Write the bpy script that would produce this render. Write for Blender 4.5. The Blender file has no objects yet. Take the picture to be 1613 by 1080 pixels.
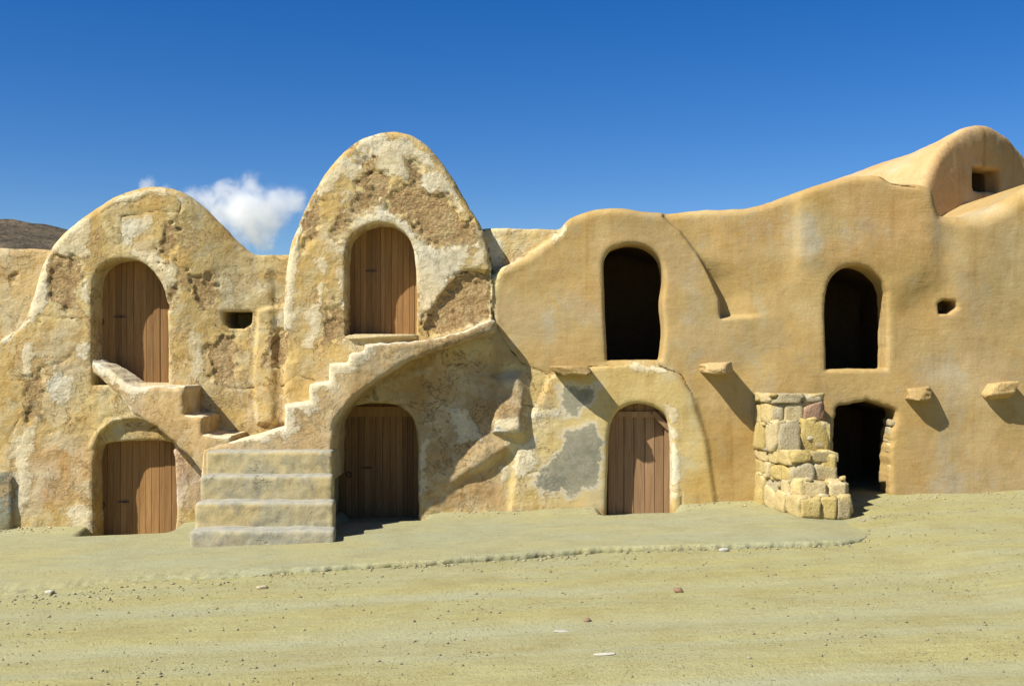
import bpy, math, random
import numpy as np
from mathutils import Vector, Matrix, Quaternion
random.seed(7)
RNG = np.random.default_rng(11)
scene = bpy.context.scene
COL = scene.collection

# ------------------------------------------------------------------ camera
CAM_D, CAM_H, F_PX, HOR = 13.5, 1.85, 1755.0, 560.0
cam_data = bpy.data.cameras.new("camera")
cam = bpy.data.objects.new("camera", cam_data)
COL.objects.link(cam)
cam.location = (0, -CAM_D, CAM_H)
cam.rotation_euler = (math.radians(90), 0, 0)
cam_data.sensor_width = 36.0
cam_data.lens = 36.0 * F_PX / 1613.0
cam_data.shift_y = 20.0 / 1613.0
cam_data.clip_start = 0.1
cam_data.clip_end = 20000.0
scene.camera = cam

# ------------------------------------------------------------------ sky, sun, exposure
SUN = Vector((-0.85, -0.56, 1.02)).normalized()
world = bpy.data.worlds.new("World")
scene.world = world
world.use_nodes = True
wn = world.node_tree
wn.nodes.clear()
w_out = wn.nodes.new("ShaderNodeOutputWorld")
w_bg = wn.nodes.new("ShaderNodeBackground")
w_sky = wn.nodes.new("ShaderNodeTexSky")
w_sky.sky_type = 'NISHITA'
w_sky.sun_disc = False
w_sky.sun_elevation = math.asin(SUN.z)
w_sky.sun_rotation = math.atan2(SUN.x, SUN.y)
w_sky.altitude = 900.0
w_sky.air_density = 1.0
w_sky.dust_density = 0.25
w_sky.ozone_density = 4.0
w_bg.inputs['Strength'].default_value = 0.066
w_hs = wn.nodes.new("ShaderNodeHueSaturation")
w_hs.inputs['Saturation'].default_value = 1.38
w_hs.inputs['Value'].default_value = 1.0
w_hs.inputs['Hue'].default_value = 0.513
wn.links.new(w_sky.outputs[0], w_hs.inputs['Color'])
wn.links.new(w_hs.outputs[0], w_bg.inputs['Color'])
wn.links.new(w_bg.outputs[0], w_out.inputs[0])

sun_data = bpy.data.lights.new("sun", 'SUN')
sun_data.energy = 5.0
sun_data.angle = math.radians(0.53)
sun_data.color = (1.0, 0.955, 0.87)
sun = bpy.data.objects.new("sun", sun_data)
COL.objects.link(sun)
sun.rotation_euler = SUN.to_track_quat('Z', 'Y').to_euler()
sun.location = (-20, -20, 30)

vs = scene.view_settings
vs.view_transform = 'Standard'
vs.look = 'None'
vs.gamma = 1.0
vs.use_curve_mapping = False
vs.exposure = 0.75
scene.render.engine = 'CYCLES'
scene.cycles.use_denoising = True
scene.cycles.max_bounces = 8
scene.cycles.diffuse_bounces = 4
scene.cycles.volume_bounces = 6
scene.cycles.volume_step_rate = 1.0

# ------------------------------------------------------------------ helpers: measures
def X(px, y=0.0):
    return (px - 806.5) * (CAM_D + y) / F_PX
def Z(py, y=0.0):
    return CAM_H + (HOR - py) * (CAM_D + y) / F_PX
def PL(pts, y=0.0):
    return [(X(a, y), Z(b, y)) for a, b in pts]

# ------------------------------------------------------------------ helpers: noise
_perm = RNG.permutation(256)
_perm = np.concatenate([_perm, _perm, _perm])
_grad = RNG.normal(size=(256, 3))
_grad /= np.linalg.norm(_grad, axis=1)[:, None]
def pnoise(x, y, z):
    x = np.asarray(x, dtype=np.float64); y = np.asarray(y, dtype=np.float64) + 0 * x; z = np.asarray(z, dtype=np.float64) + 0 * x
    xi = np.floor(x).astype(np.int64); yi = np.floor(y).astype(np.int64); zi = np.floor(z).astype(np.int64)
    xf, yf, zf = x - xi, y - yi, z - zi
    u = xf ** 3 * (xf * (xf * 6 - 15) + 10); v = yf ** 3 * (yf * (yf * 6 - 15) + 10); w = zf ** 3 * (zf * (zf * 6 - 15) + 10)
    def g(dx, dy, dz):
        h = _perm[(_perm[(_perm[(xi + dx) & 255] + yi + dy) & 255] + zi + dz) & 255]
        gr = _grad[h]
        return gr[..., 0] * (xf - dx) + gr[..., 1] * (yf - dy) + gr[..., 2] * (zf - dz)
    def lerp(a, b, t): return a + (b - a) * t
    return lerp(lerp(lerp(g(0, 0, 0), g(1, 0, 0), u), lerp(g(0, 1, 0), g(1, 1, 0), u), v),
                lerp(lerp(g(0, 0, 1), g(1, 0, 1), u), lerp(g(0, 1, 1), g(1, 1, 1), u), v), w)
def fbm(x, y, z, octv=4, lac=2.1, gain=0.5):
    s = 0; a = 1.0
    for i in range(octv):
        s = s + a * pnoise(x + 17.3 * i, y - 9.1 * i, z + 4.7 * i)
        x = x * lac; y = y * lac; z = z * lac; a *= gain
    return s
def sstep(a, b, t):
    t = np.clip((t - a) / (b - a), 0, 1)
    return t * t * (3 - 2 * t)

# ------------------------------------------------------------------ helpers: distance fields
def sdpoly(x, z, pts):
    d = np.full(np.broadcast(x, z).shape, 1e9); s = np.ones(d.shape)
    n = len(pts)
    for i in range(n):
        ax, az = pts[i]; bx, bz = pts[i - 1]
        ex, ez = bx - ax, bz - az
        wx, wz = x - ax, z - az
        t = np.clip((wx * ex + wz * ez) / (ex * ex + ez * ez + 1e-12), 0, 1)
        qx, qz = wx - ex * t, wz - ez * t
        d = np.minimum(d, qx * qx + qz * qz)
        c1 = z >= az; c2 = z < bz; c3 = ex * wz > ez * wx
        flip = (c1 & c2 & c3) | (~c1 & ~c2 & ~c3)
        s = np.where(flip, -s, s)
    return s * np.sqrt(d)
def dline(x, z, pts):
    d = np.full(np.broadcast(x, z).shape, 1e9)
    for (ax, az), (bx, bz) in zip(pts[:-1], pts[1:]):
        ex, ez = bx - ax, bz - az
        wx, wz = x - ax, z - az
        t = np.clip((wx * ex + wz * ez) / (ex * ex + ez * ez + 1e-12), 0, 1)
        d = np.minimum(d, (wx - ex * t) ** 2 + (wz - ez * t) ** 2)
    return np.sqrt(d)
def rmax(a, b, r):      # intersection with a rounded outer edge of radius r
    return np.minimum(np.maximum(a, b), -r) + np.sqrt(np.maximum(a + r, 0) ** 2 + np.maximum(b + r, 0) ** 2)
def smin(a, b, k):
    h = np.maximum(k - np.abs(a - b), 0) / k
    return np.minimum(a, b) - h * h * k * 0.25
def smax(a, b, k):
    return -smin(-a, -b, k)

def surface_net(f, xs, ys, zs, B=16):
    """Mesh the zero surface of f(ix, iy, iz) (index arrays -> values), evaluating only blocks near it."""
    nx, ny, nz = len(xs), len(ys), len(zs)
    V = np.empty((nx, ny, nz), dtype=np.float32)
    for x0 in range(0, nx, B):
        ix = np.arange(x0, min(x0 + B, nx)); cx = np.array([ix[len(ix) // 2]])
        ycs = np.arange(0, ny, B); zcs = np.arange(0, nz, B)
        cyi = np.minimum(ycs + B // 2, ny - 1); czi = np.minimum(zcs + B // 2, nz - 1)
        vc = f(cx, cyi, czi)[0]
        for a, y0 in enumerate(ycs):
            iy = np.arange(y0, min(y0 + B, ny))
            ry = max(ys[iy[-1]] - ys[cyi[a]], ys[cyi[a]] - ys[iy[0]])
            for b, z0 in enumerate(zcs):
                iz = np.arange(z0, min(z0 + B, nz))
                rad = math.sqrt((B * (xs[1] - xs[0]) * .55) ** 2 + (B * (zs[1] - zs[0]) * .55) ** 2 + ry ** 2)
                if abs(vc[a, b]) > rad * 1.35 + .12:
                    V[ix[0]:ix[-1] + 1, iy[0]:iy[-1] + 1, iz[0]:iz[-1] + 1] = vc[a, b]
                else:
                    V[ix[0]:ix[-1] + 1, iy[0]:iy[-1] + 1, iz[0]:iz[-1] + 1] = f(ix, iy, iz)
    N = V < 0
    c = np.zeros((nx - 1, ny - 1, nz - 1), dtype=np.int8)
    offs = [(i, j, k) for i in (0, 1) for j in (0, 1) for k in (0, 1)]
    for i, j, k in offs:
        c += N[i:nx - 1 + i, j:ny - 1 + j, k:nz - 1 + k]
    act = (c > 0) & (c < 8)
    I, J, K = np.nonzero(act)
    idx = np.full(act.shape, -1, dtype=np.int32); idx[act] = np.arange(len(I), dtype=np.int32)
    vals = {o: V[I + o[0], J + o[1], K + o[2]].astype(np.float64) for o in offs}
    acc = np.zeros((len(I), 3)); cnt = np.zeros(len(I))
    for a in offs:
        for ax in range(3):
            if a[ax] == 0:
                b = list(a); b[ax] = 1; b = tuple(b)
                va, vb = vals[a], vals[b]
                m = (va < 0) != (vb < 0)
                t = np.where(m, va / np.where(m, va - vb, 1), 0)
                p = np.zeros((len(I), 3)); p[:] = a; p[:, ax] = t
                acc += np.where(m[:, None], p, 0); cnt += m
    p = acc / cnt[:, None] + np.stack([I, J, K], 1)
    W = np.stack([np.interp(p[:, 0], np.arange(nx), xs), np.interp(p[:, 1], np.arange(ny), ys), np.interp(p[:, 2], np.arange(nz), zs)], 1)
    quads = []
    for ax in range(3):
        sl0 = [slice(1, -1)] * 3; sl1 = [slice(1, -1)] * 3
        sl0[ax] = slice(0, -1); sl1[ax] = slice(1, None)
        n0, n1 = N[tuple(sl0)], N[tuple(sl1)]
        for sgn in (0, 1):
            e = np.argwhere((n0 & ~n1) if sgn == 0 else (~n0 & n1))
            if not len(e): continue
            o = np.ones(3, int); o[ax] = 0
            e = e + o
            u, v = [(1, 2), (2, 0), (0, 1)][ax]
            def cell(du, dv):
                q = e.copy(); q[:, u] += du; q[:, v] += dv
                return idx[q[:, 0], q[:, 1], q[:, 2]]
            q = np.stack([cell(-1, -1), cell(0, -1), cell(0, 0), cell(-1, 0)], 1)
            if sgn: q = q[:, ::-1]
            quads.append(q)
    Q = np.concatenate(quads)
    Q = Q[(Q >= 0).all(1)]
    return W, Q

def vnormals(W, Q):
    n = np.cross(W[Q[:, 2]] - W[Q[:, 0]], W[Q[:, 3]] - W[Q[:, 1]])
    out = np.zeros_like(W)
    for k in range(4):
        for a in range(3):
            out[:, a] += np.bincount(Q[:, k], weights=n[:, a], minlength=len(W))
    return out / (np.linalg.norm(out, axis=1)[:, None] + 1e-12)

# ------------------------------------------------------------------ helpers: objects
def link(o, parent=None):
    COL.objects.link(o)
    if parent is not None:
        o.parent = parent
        base = parent
        m = Matrix.Identity(4)
        chain = []
        while base is not None:
            chain.append(base); base = base.parent
        for b in reversed(chain):
            m = m @ (b.matrix_parent_inverse @ b.matrix_basis if b.parent else b.matrix_basis)
        o.matrix_parent_inverse = m.inverted()
    return o
def tag(o, label, cat, group=None):
    o['label'] = label; o['category'] = cat
    if group: o['group'] = group
    return o
def thing(name, loc, label, cat, group=None):
    o = bpy.data.objects.new(name, None)
    o.empty_display_size = 0.2
    o.location = loc
    COL.objects.link(o)
    return tag(o, label, cat, group)
def mesh_np(name, W, Q, mat, parent=None, smooth=True, attrs=None, normals=None):
    me = bpy.data.meshes.new(name)
    me.vertices.add(len(W)); me.vertices.foreach_set('co', np.ascontiguousarray(W, dtype=np.float32).ravel())
    k = Q.shape[1]
    me.loops.add(len(Q) * k); me.loops.foreach_set('vertex_index', np.ascontiguousarray(Q, dtype=np.int32).ravel())
    me.polygons.add(len(Q)); me.polygons.foreach_set('loop_start', np.arange(0, len(Q) * k, k, dtype=np.int32))
    me.polygons.foreach_set('loop_total', np.full(len(Q), k, dtype=np.int32)) if False else None
    me.update(calc_edges=True)
    if smooth:
        me.polygons.foreach_set('use_smooth', np.ones(len(Q), dtype=bool))
    for an, arr in (attrs or {}).items():
        if arr.ndim == 1:
            a = me.attributes.new(an, 'FLOAT', 'POINT'); a.data.foreach_set('value', arr.astype(np.float32))
        else:
            a = me.attributes.new(an, 'FLOAT_COLOR', 'POINT')
            if arr.shape[1] == 3: arr = np.concatenate([arr, np.ones((len(arr), 1))], 1)
            a.data.foreach_set('color', np.ascontiguousarray(arr, dtype=np.float32).ravel())
    if normals is not None:
        me.normals_split_custom_set_from_vertices([tuple(v) for v in normals])
    me.materials.append(mat)
    o = bpy.data.objects.new(name, me)
    return link(o, parent)
def mesh_py(name, verts, faces, mat, parent=None, smooth=False):
    me = bpy.data.meshes.new(name)
    me.from_pydata([tuple(v) for v in verts], [], [tuple(f) for f in faces])
    me.update()
    if smooth:
        me.polygons.foreach_set('use_smooth', [True] * len(me.polygons))
    me.materials.append(mat)
    return link(bpy.data.objects.new(name, me), parent)

# ------------------------------------------------------------------ helpers: materials
class NT:
    def __init__(self, name):
        self.mat = bpy.data.materials.new(name); self.mat.use_nodes = True
        self.t = self.mat.node_tree; self.t.nodes.clear()
        self.out = self.n("ShaderNodeOutputMaterial")
    def n(self, kind, **kw):
        nd = self.t.nodes.new(kind)
        for k, v in kw.items(): setattr(nd, k, v)
        return nd
    def set(self, sock, v):
        if hasattr(v, 'is_output') or isinstance(v, bpy.types.NodeSocket): self.t.links.new(v, sock)
        else:
            try: sock.default_value = v
            except Exception: sock.default_value = (v[0], v[1], v[2], 1.0)
    def pos(self): return self.n("ShaderNodeNewGeometry").outputs['Position']
    def noise(self, vec, scale, detail=4, rough=.55, dist=0.0):
        nd = self.n("ShaderNodeTexNoise"); self.set(nd.inputs['Vector'], vec)
        nd.inputs['Scale'].default_value = scale; nd.inputs['Detail'].default_value = detail
        nd.inputs['Roughness'].default_value = rough; nd.inputs['Distortion'].default_value = dist
        return nd.outputs['Fac']
    def voro(self, vec, scale, feature='F1', out='Distance', rnd=1.0):
        nd = self.n("ShaderNodeTexVoronoi", feature=feature); self.set(nd.inputs['Vector'], vec)
        nd.inputs['Scale'].default_value = scale; nd.inputs['Randomness'].default_value = rnd
        return nd.outputs[out]
    def m(self, op, a, b=0.0, c=0.0, clamp=False):
        nd = self.n("ShaderNodeMath", operation=op, use_clamp=clamp)
        self.set(nd.inputs[0], a); self.set(nd.inputs[1], b); self.set(nd.inputs[2], c)
        return nd.outputs[0]
    def rng(self, v, a, b, c=0.0, d=1.0, smooth=False):
        nd = self.n("ShaderNodeMapRange", interpolation_type='SMOOTHSTEP' if smooth else 'LINEAR')
        for i, x in enumerate((v, a, b, c, d)): self.set(nd.inputs[i], x)
        return nd.outputs[0]
    def mix(self, f, a, b, mode='MIX'):
        nd = self.n("ShaderNodeMix", data_type='RGBA', blend_type=mode)
        self.set(nd.inputs[0], f)
        for s, v in ((nd.inputs[6], a), (nd.inputs[7], b)):
            if isinstance(v, tuple): s.default_value = (v[0], v[1], v[2], 1.0)
            else: self.t.links.new(v, s)
        return nd.outputs[2]
    def attr(self, name, out='Fac'):
        return self.n("ShaderNodeAttribute", attribute_name=name).outputs[out]
    def sep(self, v):
        nd = self.n("ShaderNodeSeparateColor"); self.set(nd.inputs[0], v); return nd.outputs
    def mapping(self, vec, scale=(1, 1, 1), rot=(0, 0, 0)):
        nd = self.n("ShaderNodeMapping"); self.set(nd.inputs[0], vec)
        nd.inputs['Scale'].default_value = scale; nd.inputs['Rotation'].default_value = rot
        return nd.outputs[0]
    def bump(self, h, dist, strength=1.0, normal=None):
        nd = self.n("ShaderNodeBump"); self.set(nd.inputs['Height'], h)
        nd.inputs['Distance'].default_value = dist; nd.inputs['Strength'].default_value = strength
        if normal is not None: self.t.links.new(normal, nd.inputs['Normal'])
        return nd.outputs[0]
    def surface(self, col, rough=.92, normal=None, spec=.15, metallic=0.0):
        b = self.n("ShaderNodeBsdfPrincipled")
        self.set(b.inputs['Base Color'], col if not isinstance(col, tuple) else (col[0], col[1], col[2], 1))
        self.set(b.inputs['Roughness'], rough); b.inputs['Specular IOR Level'].default_value = spec
        b.inputs['Metallic'].default_value = metallic
        if normal is not None: self.t.links.new(normal, b.inputs['Normal'])
        self.t.links.new(b.outputs[0], self.out.inputs['Surface'])
        return self.mat

def mat_plaster():
    M = NT("earth_plaster")
    p = M.pos()
    tint = M.attr('tint', 'Color'); mk = M.sep(M.attr('mask', 'Color')); mk2 = M.sep(M.attr('mask2', 'Color'))
    nL = M.noise(p, 1.1, 7, .62); nM = M.noise(p, 4.5, 8, .66); nF = M.noise(p, 34, 5, .65); nE = M.noise(p, 12, 8, .70, .3)
    old = mk2[0]     # 1 = old flaking plaster, 0 = newer smooth coat
    oldv = M.m('MULTIPLY_ADD', old, .6, .4)
    col = tint
    # weathering: bleached, browned and streaked areas of the coat itself
    col = M.mix(M.m('MULTIPLY', M.rng(nL, .40, .66, 0, 1, True), M.m('MULTIPLY', oldv, .75)), col, M.mix(1.0, col, (1.22, 1.38, 1.75), 'MULTIPLY'))
    col = M.mix(M.m('MULTIPLY', M.rng(nM, .46, .68, 0, 1, True), M.m('MULTIPLY', oldv, .75)), col, M.mix(1.0, col, (.74, .64, .50), 'MULTIPLY'))
    nB = M.noise(p, .75, 6, .6)
    col = M.mix(M.m('MULTIPLY', M.rng(nB, .5, .68, 0, 1, True), .45), col, M.mix(1.0, col, (.86, .80, .62), 'MULTIPLY'))
    nS = M.noise(M.mapping(p, (5.0, 5.0, .8)), 1.0, 6, .64)
    col = M.mix(M.m('MULTIPLY', M.rng(nS, .5, .72, 0, 1, True), .40), col, M.mix(1.0, col, (.80, .72, .58), 'MULTIPLY'))
    nO = M.noise(p, 1.7, 7, .64, .3)
    col = M.mix(M.m('MULTIPLY', M.rng(nO, .54, .68, 0, 1, True), .40), col, M.mix(1.0, col, (.98, .85, .66), 'MULTIPLY'))
    nG = M.noise(M.mapping(p, (1.6, 1.6, 1.1)), 1.0, 8, .68, .4)
    col = M.mix(M.m('MULTIPLY', M.rng(nG, .52, .64, 0, 1, True), .8), col, M.mix(1.0, col, (.92, 1.04, 1.40), 'MULTIPLY'))
    drip = M.m('MULTIPLY', M.rng(M.noise(M.mapping(p, (7, 7, .35)), 1.0, 5, .6), .54, .70, 0, 1, True), M.rng(nB, .42, .6))
    col = M.mix(M.m('MULTIPLY', drip, .60), col, M.mix(1.0, col, (.80, .66, .48), 'MULTIPLY'))
    # thin worn limewash, patchy on the old coat
    nW = M.noise(p, 2.3, 10, .72, .25)
    fle = M.m('MULTIPLY', M.rng(nW, .485, .58, 0, 1), old)
    col = M.mix(M.m('MULTIPLY', fle, .60), col, M.mix(M.rng(nE, .4, .65), (.54, .45, .26), (.50, .45, .32)))
    jj = M.m('ADD', M.m('MULTIPLY_ADD', nE, 1.5, -.75), M.m('MULTIPLY_ADD', nM, 1.7, -.85))
    def cut(v, lo, hi, amp=1.0):
        return M.rng(M.m('MULTIPLY_ADD', jj, amp, v), lo, hi, 0, 1, True)
    white = M.m('MULTIPLY', cut(mk[0], .44, .62, .9), M.rng(mk[0], .02, .2)); mud = M.m('MULTIPLY', cut(mk[1], .47, .53, 1.0), M.rng(mk[1], .02, .2)); grey = M.m('MULTIPLY', cut(mk[2], .42, .58, .8), M.rng(mk[2], .02, .2))
    nR = M.noise(p, 1.9, 10, .70, .4)
    flake = M.m('MULTIPLY', M.rng(nR, .64, .65, 0, 1), old)
    thin = M.m('MULTIPLY', M.m('MULTIPLY', M.rng(nR, .56, .568, 0, 1), old), M.m('SUBTRACT', 1.0, M.m('MULTIPLY', white, .7)))
    col = M.mix(M.m('MULTIPLY', thin, .50), col, M.mix(M.rng(nE, .4, .62), (.46, .31, .135), (.38, .26, .12)))
    rim = M.m('MULTIPLY', M.rng(M.m('ABSOLUTE', M.m('SUBTRACT', nR, .562)), 0, .006, 1, 0), old)
    col = M.mix(M.m('MULTIPLY', rim, .35), col, (.17, .10, .045))
    mudall = M.m('MAXIMUM', mud, M.m('MULTIPLY', flake, M.m('SUBTRACT', 1.0, white)))
    wcol = M.mix(M.rng(nE, .38, .66), (.70, .61, .41), (.57, .48, .29))
    wcol = M.mix(M.rng(nL, .45, .62), wcol, (.58, .55, .43))
    col = M.mix(M.m('MULTIPLY', white, M.rng(nM, .35, .62, 1.0, .6)), col, wcol)
    mcol = M.mix(M.rng(nE, .38, .64), (.43, .30, .14), (.33, .215, .10))
    mcol = M.mix(M.rng(nM, .50, .66), mcol, (.46, .35, .18))
    col = M.mix(mudall, col, mcol)
    halo = M.m('MULTIPLY', cut(mk[2], .08, .5, .9), M.rng(mk[2], .0, .12))
    col = M.mix(M.m('MULTIPLY', halo, .7), col, (.55, .51, .40))
    gcol = M.mix(M.rng(nE, .38, .64), (.20, .195, .14), (.29, .27, .195))
    gcol = M.mix(M.rng(nL, .46, .6, 0, .7), gcol, (.33, .30, .20))
    col = M.mix(grey, col, gcol)
    # cracks
    crk = M.m('MULTIPLY_ADD', nE, .12, M.m('ADD', mk2[1], -.06))
    crack = M.m('MULTIPLY', M.rng(crk, .07, .20, 1, 0, True), M.rng(nM, .40, .50, .35, 1))
    col = M.mix(M.m('MULTIPLY', crack, .88), col, (.10, .06, .03))
    nC = M.noise(p, 3.1, 9, .62, .2)
    fine = M.rng(M.m('ABSOLUTE', M.m('SUBTRACT', nC, .5)), .0, .0045, 1, 0)
    fine = M.m('MULTIPLY', M.m('MULTIPLY', fine, M.rng(nL, .52, .58)), old)
    col = M.mix(M.m('MULTIPLY', fine, .45), col, (.17, .10, .05))
    pit = M.rng(M.m('MULTIPLY_ADD', nF, .05, M.voro(p, 12.0)), .045, .065, 1, 0)
    pit = M.m('MULTIPLY', M.m('MULTIPLY', pit, old), M.rng(M.noise(p, 2.1, 2), .60, .66))
    col = M.mix(M.m('MULTIPLY', pit, .55), col, (.15, .09, .045))
    col = M.mix(M.rng(nF, .38, .68, 0, .34), col, M.mix(1.0, col, (.72, .68, .6), 'MULTIPLY'))
    # relief
    trow = M.noise(M.mapping(p, (2.0, 2.0, 9), (0, .3, 0)), 1.0, 4, .55, 1.5)
    h = M.m('MULTIPLY', nF, M.m('MULTIPLY_ADD', old, .16, .12))
    h = M.m('MULTIPLY_ADD', nM, M.m('MULTIPLY_ADD', old, .55, .45), h)
    h = M.m('MULTIPLY_ADD', nE, M.m('MULTIPLY_ADD', old, .75, .15), h)
    h = M.m('MULTIPLY_ADD', trow, .22, h)
    h = M.m('MULTIPLY_ADD', thin, -.45, h)
    rough_m = M.m('ADD', M.noise(M.mapping(p, (20, 20, 36), (0, .5, 0)), 1.0, 6, .7, 1.0), M.m('MULTIPLY', M.voro(p, 26), -.5))
    h = M.m('MULTIPLY_ADD', M.m('MULTIPLY', rough_m, mudall), 1.3, h)
    h = M.m('MULTIPLY_ADD', mudall, -1.0, h)
    h = M.m('MULTIPLY_ADD', white, .16, h)
    h = M.m('MULTIPLY_ADD', crack, -1.8, h)
    h = M.m('MULTIPLY_ADD', fine, -.4, h)
    h = M.m('MULTIPLY_ADD', pit, -.25, h)
    return M.surface(col, .95, M.bump(h, .020, 1.0), .06)

def mat_ground(name, c1, c2, c3, bumpd, streak=(0.35, 1.6), tracks=False):
    M = NT(name); p = M.pos()
    ps = M.mapping(p, (streak[0], streak[1], 1), (0, 0, -.05))
    nS = M.noise(ps, 1.0, 7, .62, .3); nM = M.noise(p, 2.2, 6, .6); nF = M.noise(p, 38, 5, .65); nX = M.noise(p, 130, 3, .6)
    col = M.mix(M.rng(nS, .36, .66, 0, 1, True), c1, c2)
    col = M.mix(M.m('MULTIPLY', M.rng(nM, .42, .72, 0, 1, True), .7), col, c3)
    col = M.mix(M.rng(nF, .45, .75, 0, .5), col, M.mix(1.0, col, (.68, .64, .56), 'MULTIPLY'))
    def specks(scale, mask_scale, lo):
        return M.m('MULTIPLY', M.rng(M.voro(p, scale), .12, .22, 1, 0), M.rng(M.noise(M.mapping(p, (.6, 1.6, 1)), mask_scale, 4), lo, lo + .12))
    sp = M.m('MAXIMUM', specks(30, 2.5, .47), M.m('MAXIMUM', specks(62, 4, .42), specks(110, 3, .38)))
    ck = M.noise(p, 17, 2)
    col = M.mix(M.m('MULTIPLY', sp, .42), col, M.mix(M.rng(ck, .44, .54), (.16, .125, .065), (.44, .40, .27)))
    fin = M.noise(M.mapping(p, (4, 26, 1), (0, 0, -.05)), 1.0, 6, .7)
    col = M.mix(M.rng(fin, .46, .68, 0, .40), col, M.mix(1.0, col, (.74, .69, .58), 'MULTIPLY'))
    if tracks:
        sx_ = M.n("ShaderNodeSeparateXYZ"); M.set(sx_.inputs[0], p)
        yy_ = M.m('ADD', M.m('MULTIPLY_ADD', sx_.outputs[0], -.055, sx_.outputs[1]), M.m('MULTIPLY_ADD', M.noise(M.mapping(p, (.5, .5, 1)), 1.0, 4, .6), .5, -.25))
        tot = 0.0
        for c_, w_, a_ in ((-5.5, .30, .8), (-7.05, .28, .7), (-4.35, .22, .6), (-6.2, .10, .5)):
            b_ = M.rng(M.m('ABSOLUTE', M.m('SUBTRACT', yy_, c_)), 0, w_, a_, 0, True)
            tot = M.m('MAXIMUM', tot, b_)
        tot = M.m('MULTIPLY', tot, M.rng(nS, .30, .55, .35, 1))
        col = M.mix(M.m('MULTIPLY', tot, .75), col, (.33, .325, .20))
    h = M.m('MULTIPLY_ADD', nF, .6, M.m('MULTIPLY', nX, .3)); h = M.m('MULTIPLY_ADD', sp, .9, h)
    h = M.m('MULTIPLY_ADD', M.noise(ps, 6.0, 5, .6), .8, h)
    return M.surface(col, .97, M.bump(h, bumpd, 1.0), .05)

def mat_wood(name, a, b):
    M = NT(name)
    p = M.pos(); r = M.n("ShaderNodeObjectInfo").outputs['Random']
    off = M.n("ShaderNodeVectorMath", operation='ADD')
    M.set(off.inputs[0], p); cmb = M.n("ShaderNodeCombineXYZ"); M.set(cmb.inputs[0], M.m('MULTIPLY', r, 40.0)); M.set(cmb.inputs[2], M.m('MULTIPLY', r, 13.0))
    M.t.links.new(cmb.outputs[0], off.inputs[1]); q = off.outputs[0]
    g = M.noise(M.mapping(q, (55, 55, 2.2)), 1.0, 5, .6, 1.2); g2 = M.noise(M.mapping(q, (9, 9, .9)), 1.0, 4, .6)
    col = M.mix(M.rng(g, .3, .7), a, b)
    col = M.mix(M.rng(g2, .35, .7, 0, .55), col, M.mix(1.0, col, (.62, .55, .48), 'MULTIPLY'))
    hs = M.n("ShaderNodeHueSaturation"); M.set(hs.inputs['Color'], col); M.set(hs.inputs['Value'], M.m('MULTIPLY_ADD', r, .45, .78))
    return M.surface(hs.outputs[0], .72, M.bump(g, .004, .7), .25)

def mat_stone(name, base, hue=.5):
    M = NT(name); p = M.pos(); r = M.n("ShaderNodeObjectInfo").outputs['Random']
    nM = M.noise(p, 6, 6, .62); nF = M.noise(p, 42, 5, .65)
    c2 = tuple(x * k for x, k in zip(base, (.62, .60, .58))); c3 = tuple(min(.8, x * k) for x, k in zip(base, (1.22, 1.28, 1.45)))
    col = M.mix(M.rng(nM, .35, .68), base, c3)
    col = M.mix(M.rng(nF, .45, .75, 0, .7), col, c2)
    hs = M.n("ShaderNodeHueSaturation"); M.set(hs.inputs['Color'], col)
    M.set(hs.inputs['Value'], M.m('MULTIPLY_ADD', r, .32, .80)); M.set(hs.inputs['Saturation'], M.m('MULTIPLY_ADD', M.m('FRACT', M.m('MULTIPLY', r, 7.31)), .3, .9))
    pit = M.rng(M.voro(p, 24), .05, .16, 1, 0)
    h = M.m('MULTIPLY_ADD', nF, .7, nM); h = M.m('MULTIPLY_ADD', pit, -.5, h)
    return M.surface(hs.outputs[0], .95, M.bump(h, .016, 1.0), .08)

def mat_iron():
    M = NT("dark_iron"); p = M.pos(); n = M.noise(p, 60, 4, .6)
    return M.surface(M.mix(M.rng(n, .4, .65), (.03, .022, .018), (.07, .04, .025)), .6, M.bump(n, .002, .6), .4)

def mat_concrete():
    M = NT("steps_concrete"); p = M.pos()
    nL = M.noise(p, 1.6, 6, .6); nM = M.noise(p, 5.5, 6, .64, .4); nF = M.noise(p, 40, 5, .65)
    up = M.sep(M.n("ShaderNodeNewGeometry").outputs['Normal'])
    col = M.mix(M.rng(nL, .4, .62, 0, 1, True), (.42, .335, .165), (.335, .30, .185))
    col = M.mix(M.rng(nM, .5, .66, 0, .8, True), col, (.25, .225, .15))
    col = M.mix(M.rng(nM, .40, .30, 0, .7, True), col, (.50, .36, .15))
    col = M.mix(M.m('MULTIPLY', M.attr('bare'), .85), col, M.mix(M.rng(nM, .4, .62), (.33, .315, .25), (.27, .27, .23)))
    col = M.mix(M.rng(nF, .45, .75, 0, .45), col, M.mix(1.0, col, (.65, .62, .55), 'MULTIPLY'))
    cr = M.m('MULTIPLY', M.rng(M.m('ABSOLUTE', M.m('SUBTRACT', M.noise(M.mapping(p, (1.2, 1.2, 4.0)), 1.0, 8, .55), .5)), 0, .0025, 1, 0), M.rng(nL, .54, .58))
    col = M.mix(M.m('MULTIPLY', cr, .6), col, (.12, .1, .06))
    pit = M.m('MULTIPLY', M.rng(M.voro(p, 13), .05, .1, 1, 0), M.rng(M.noise(p, 4, 2), .55, .62))
    col = M.mix(M.m('MULTIPLY', pit, .6), col, (.1, .08, .05))
    h = M.m('MULTIPLY_ADD', nF, .3, M.m('MULTIPLY', nM, .6)); h = M.m('MULTIPLY_ADD', M.m('MAXIMUM', cr, pit), -.7, h)
    return M.surface(col, .93, M.bump(h, .015, .9), .1)

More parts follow.
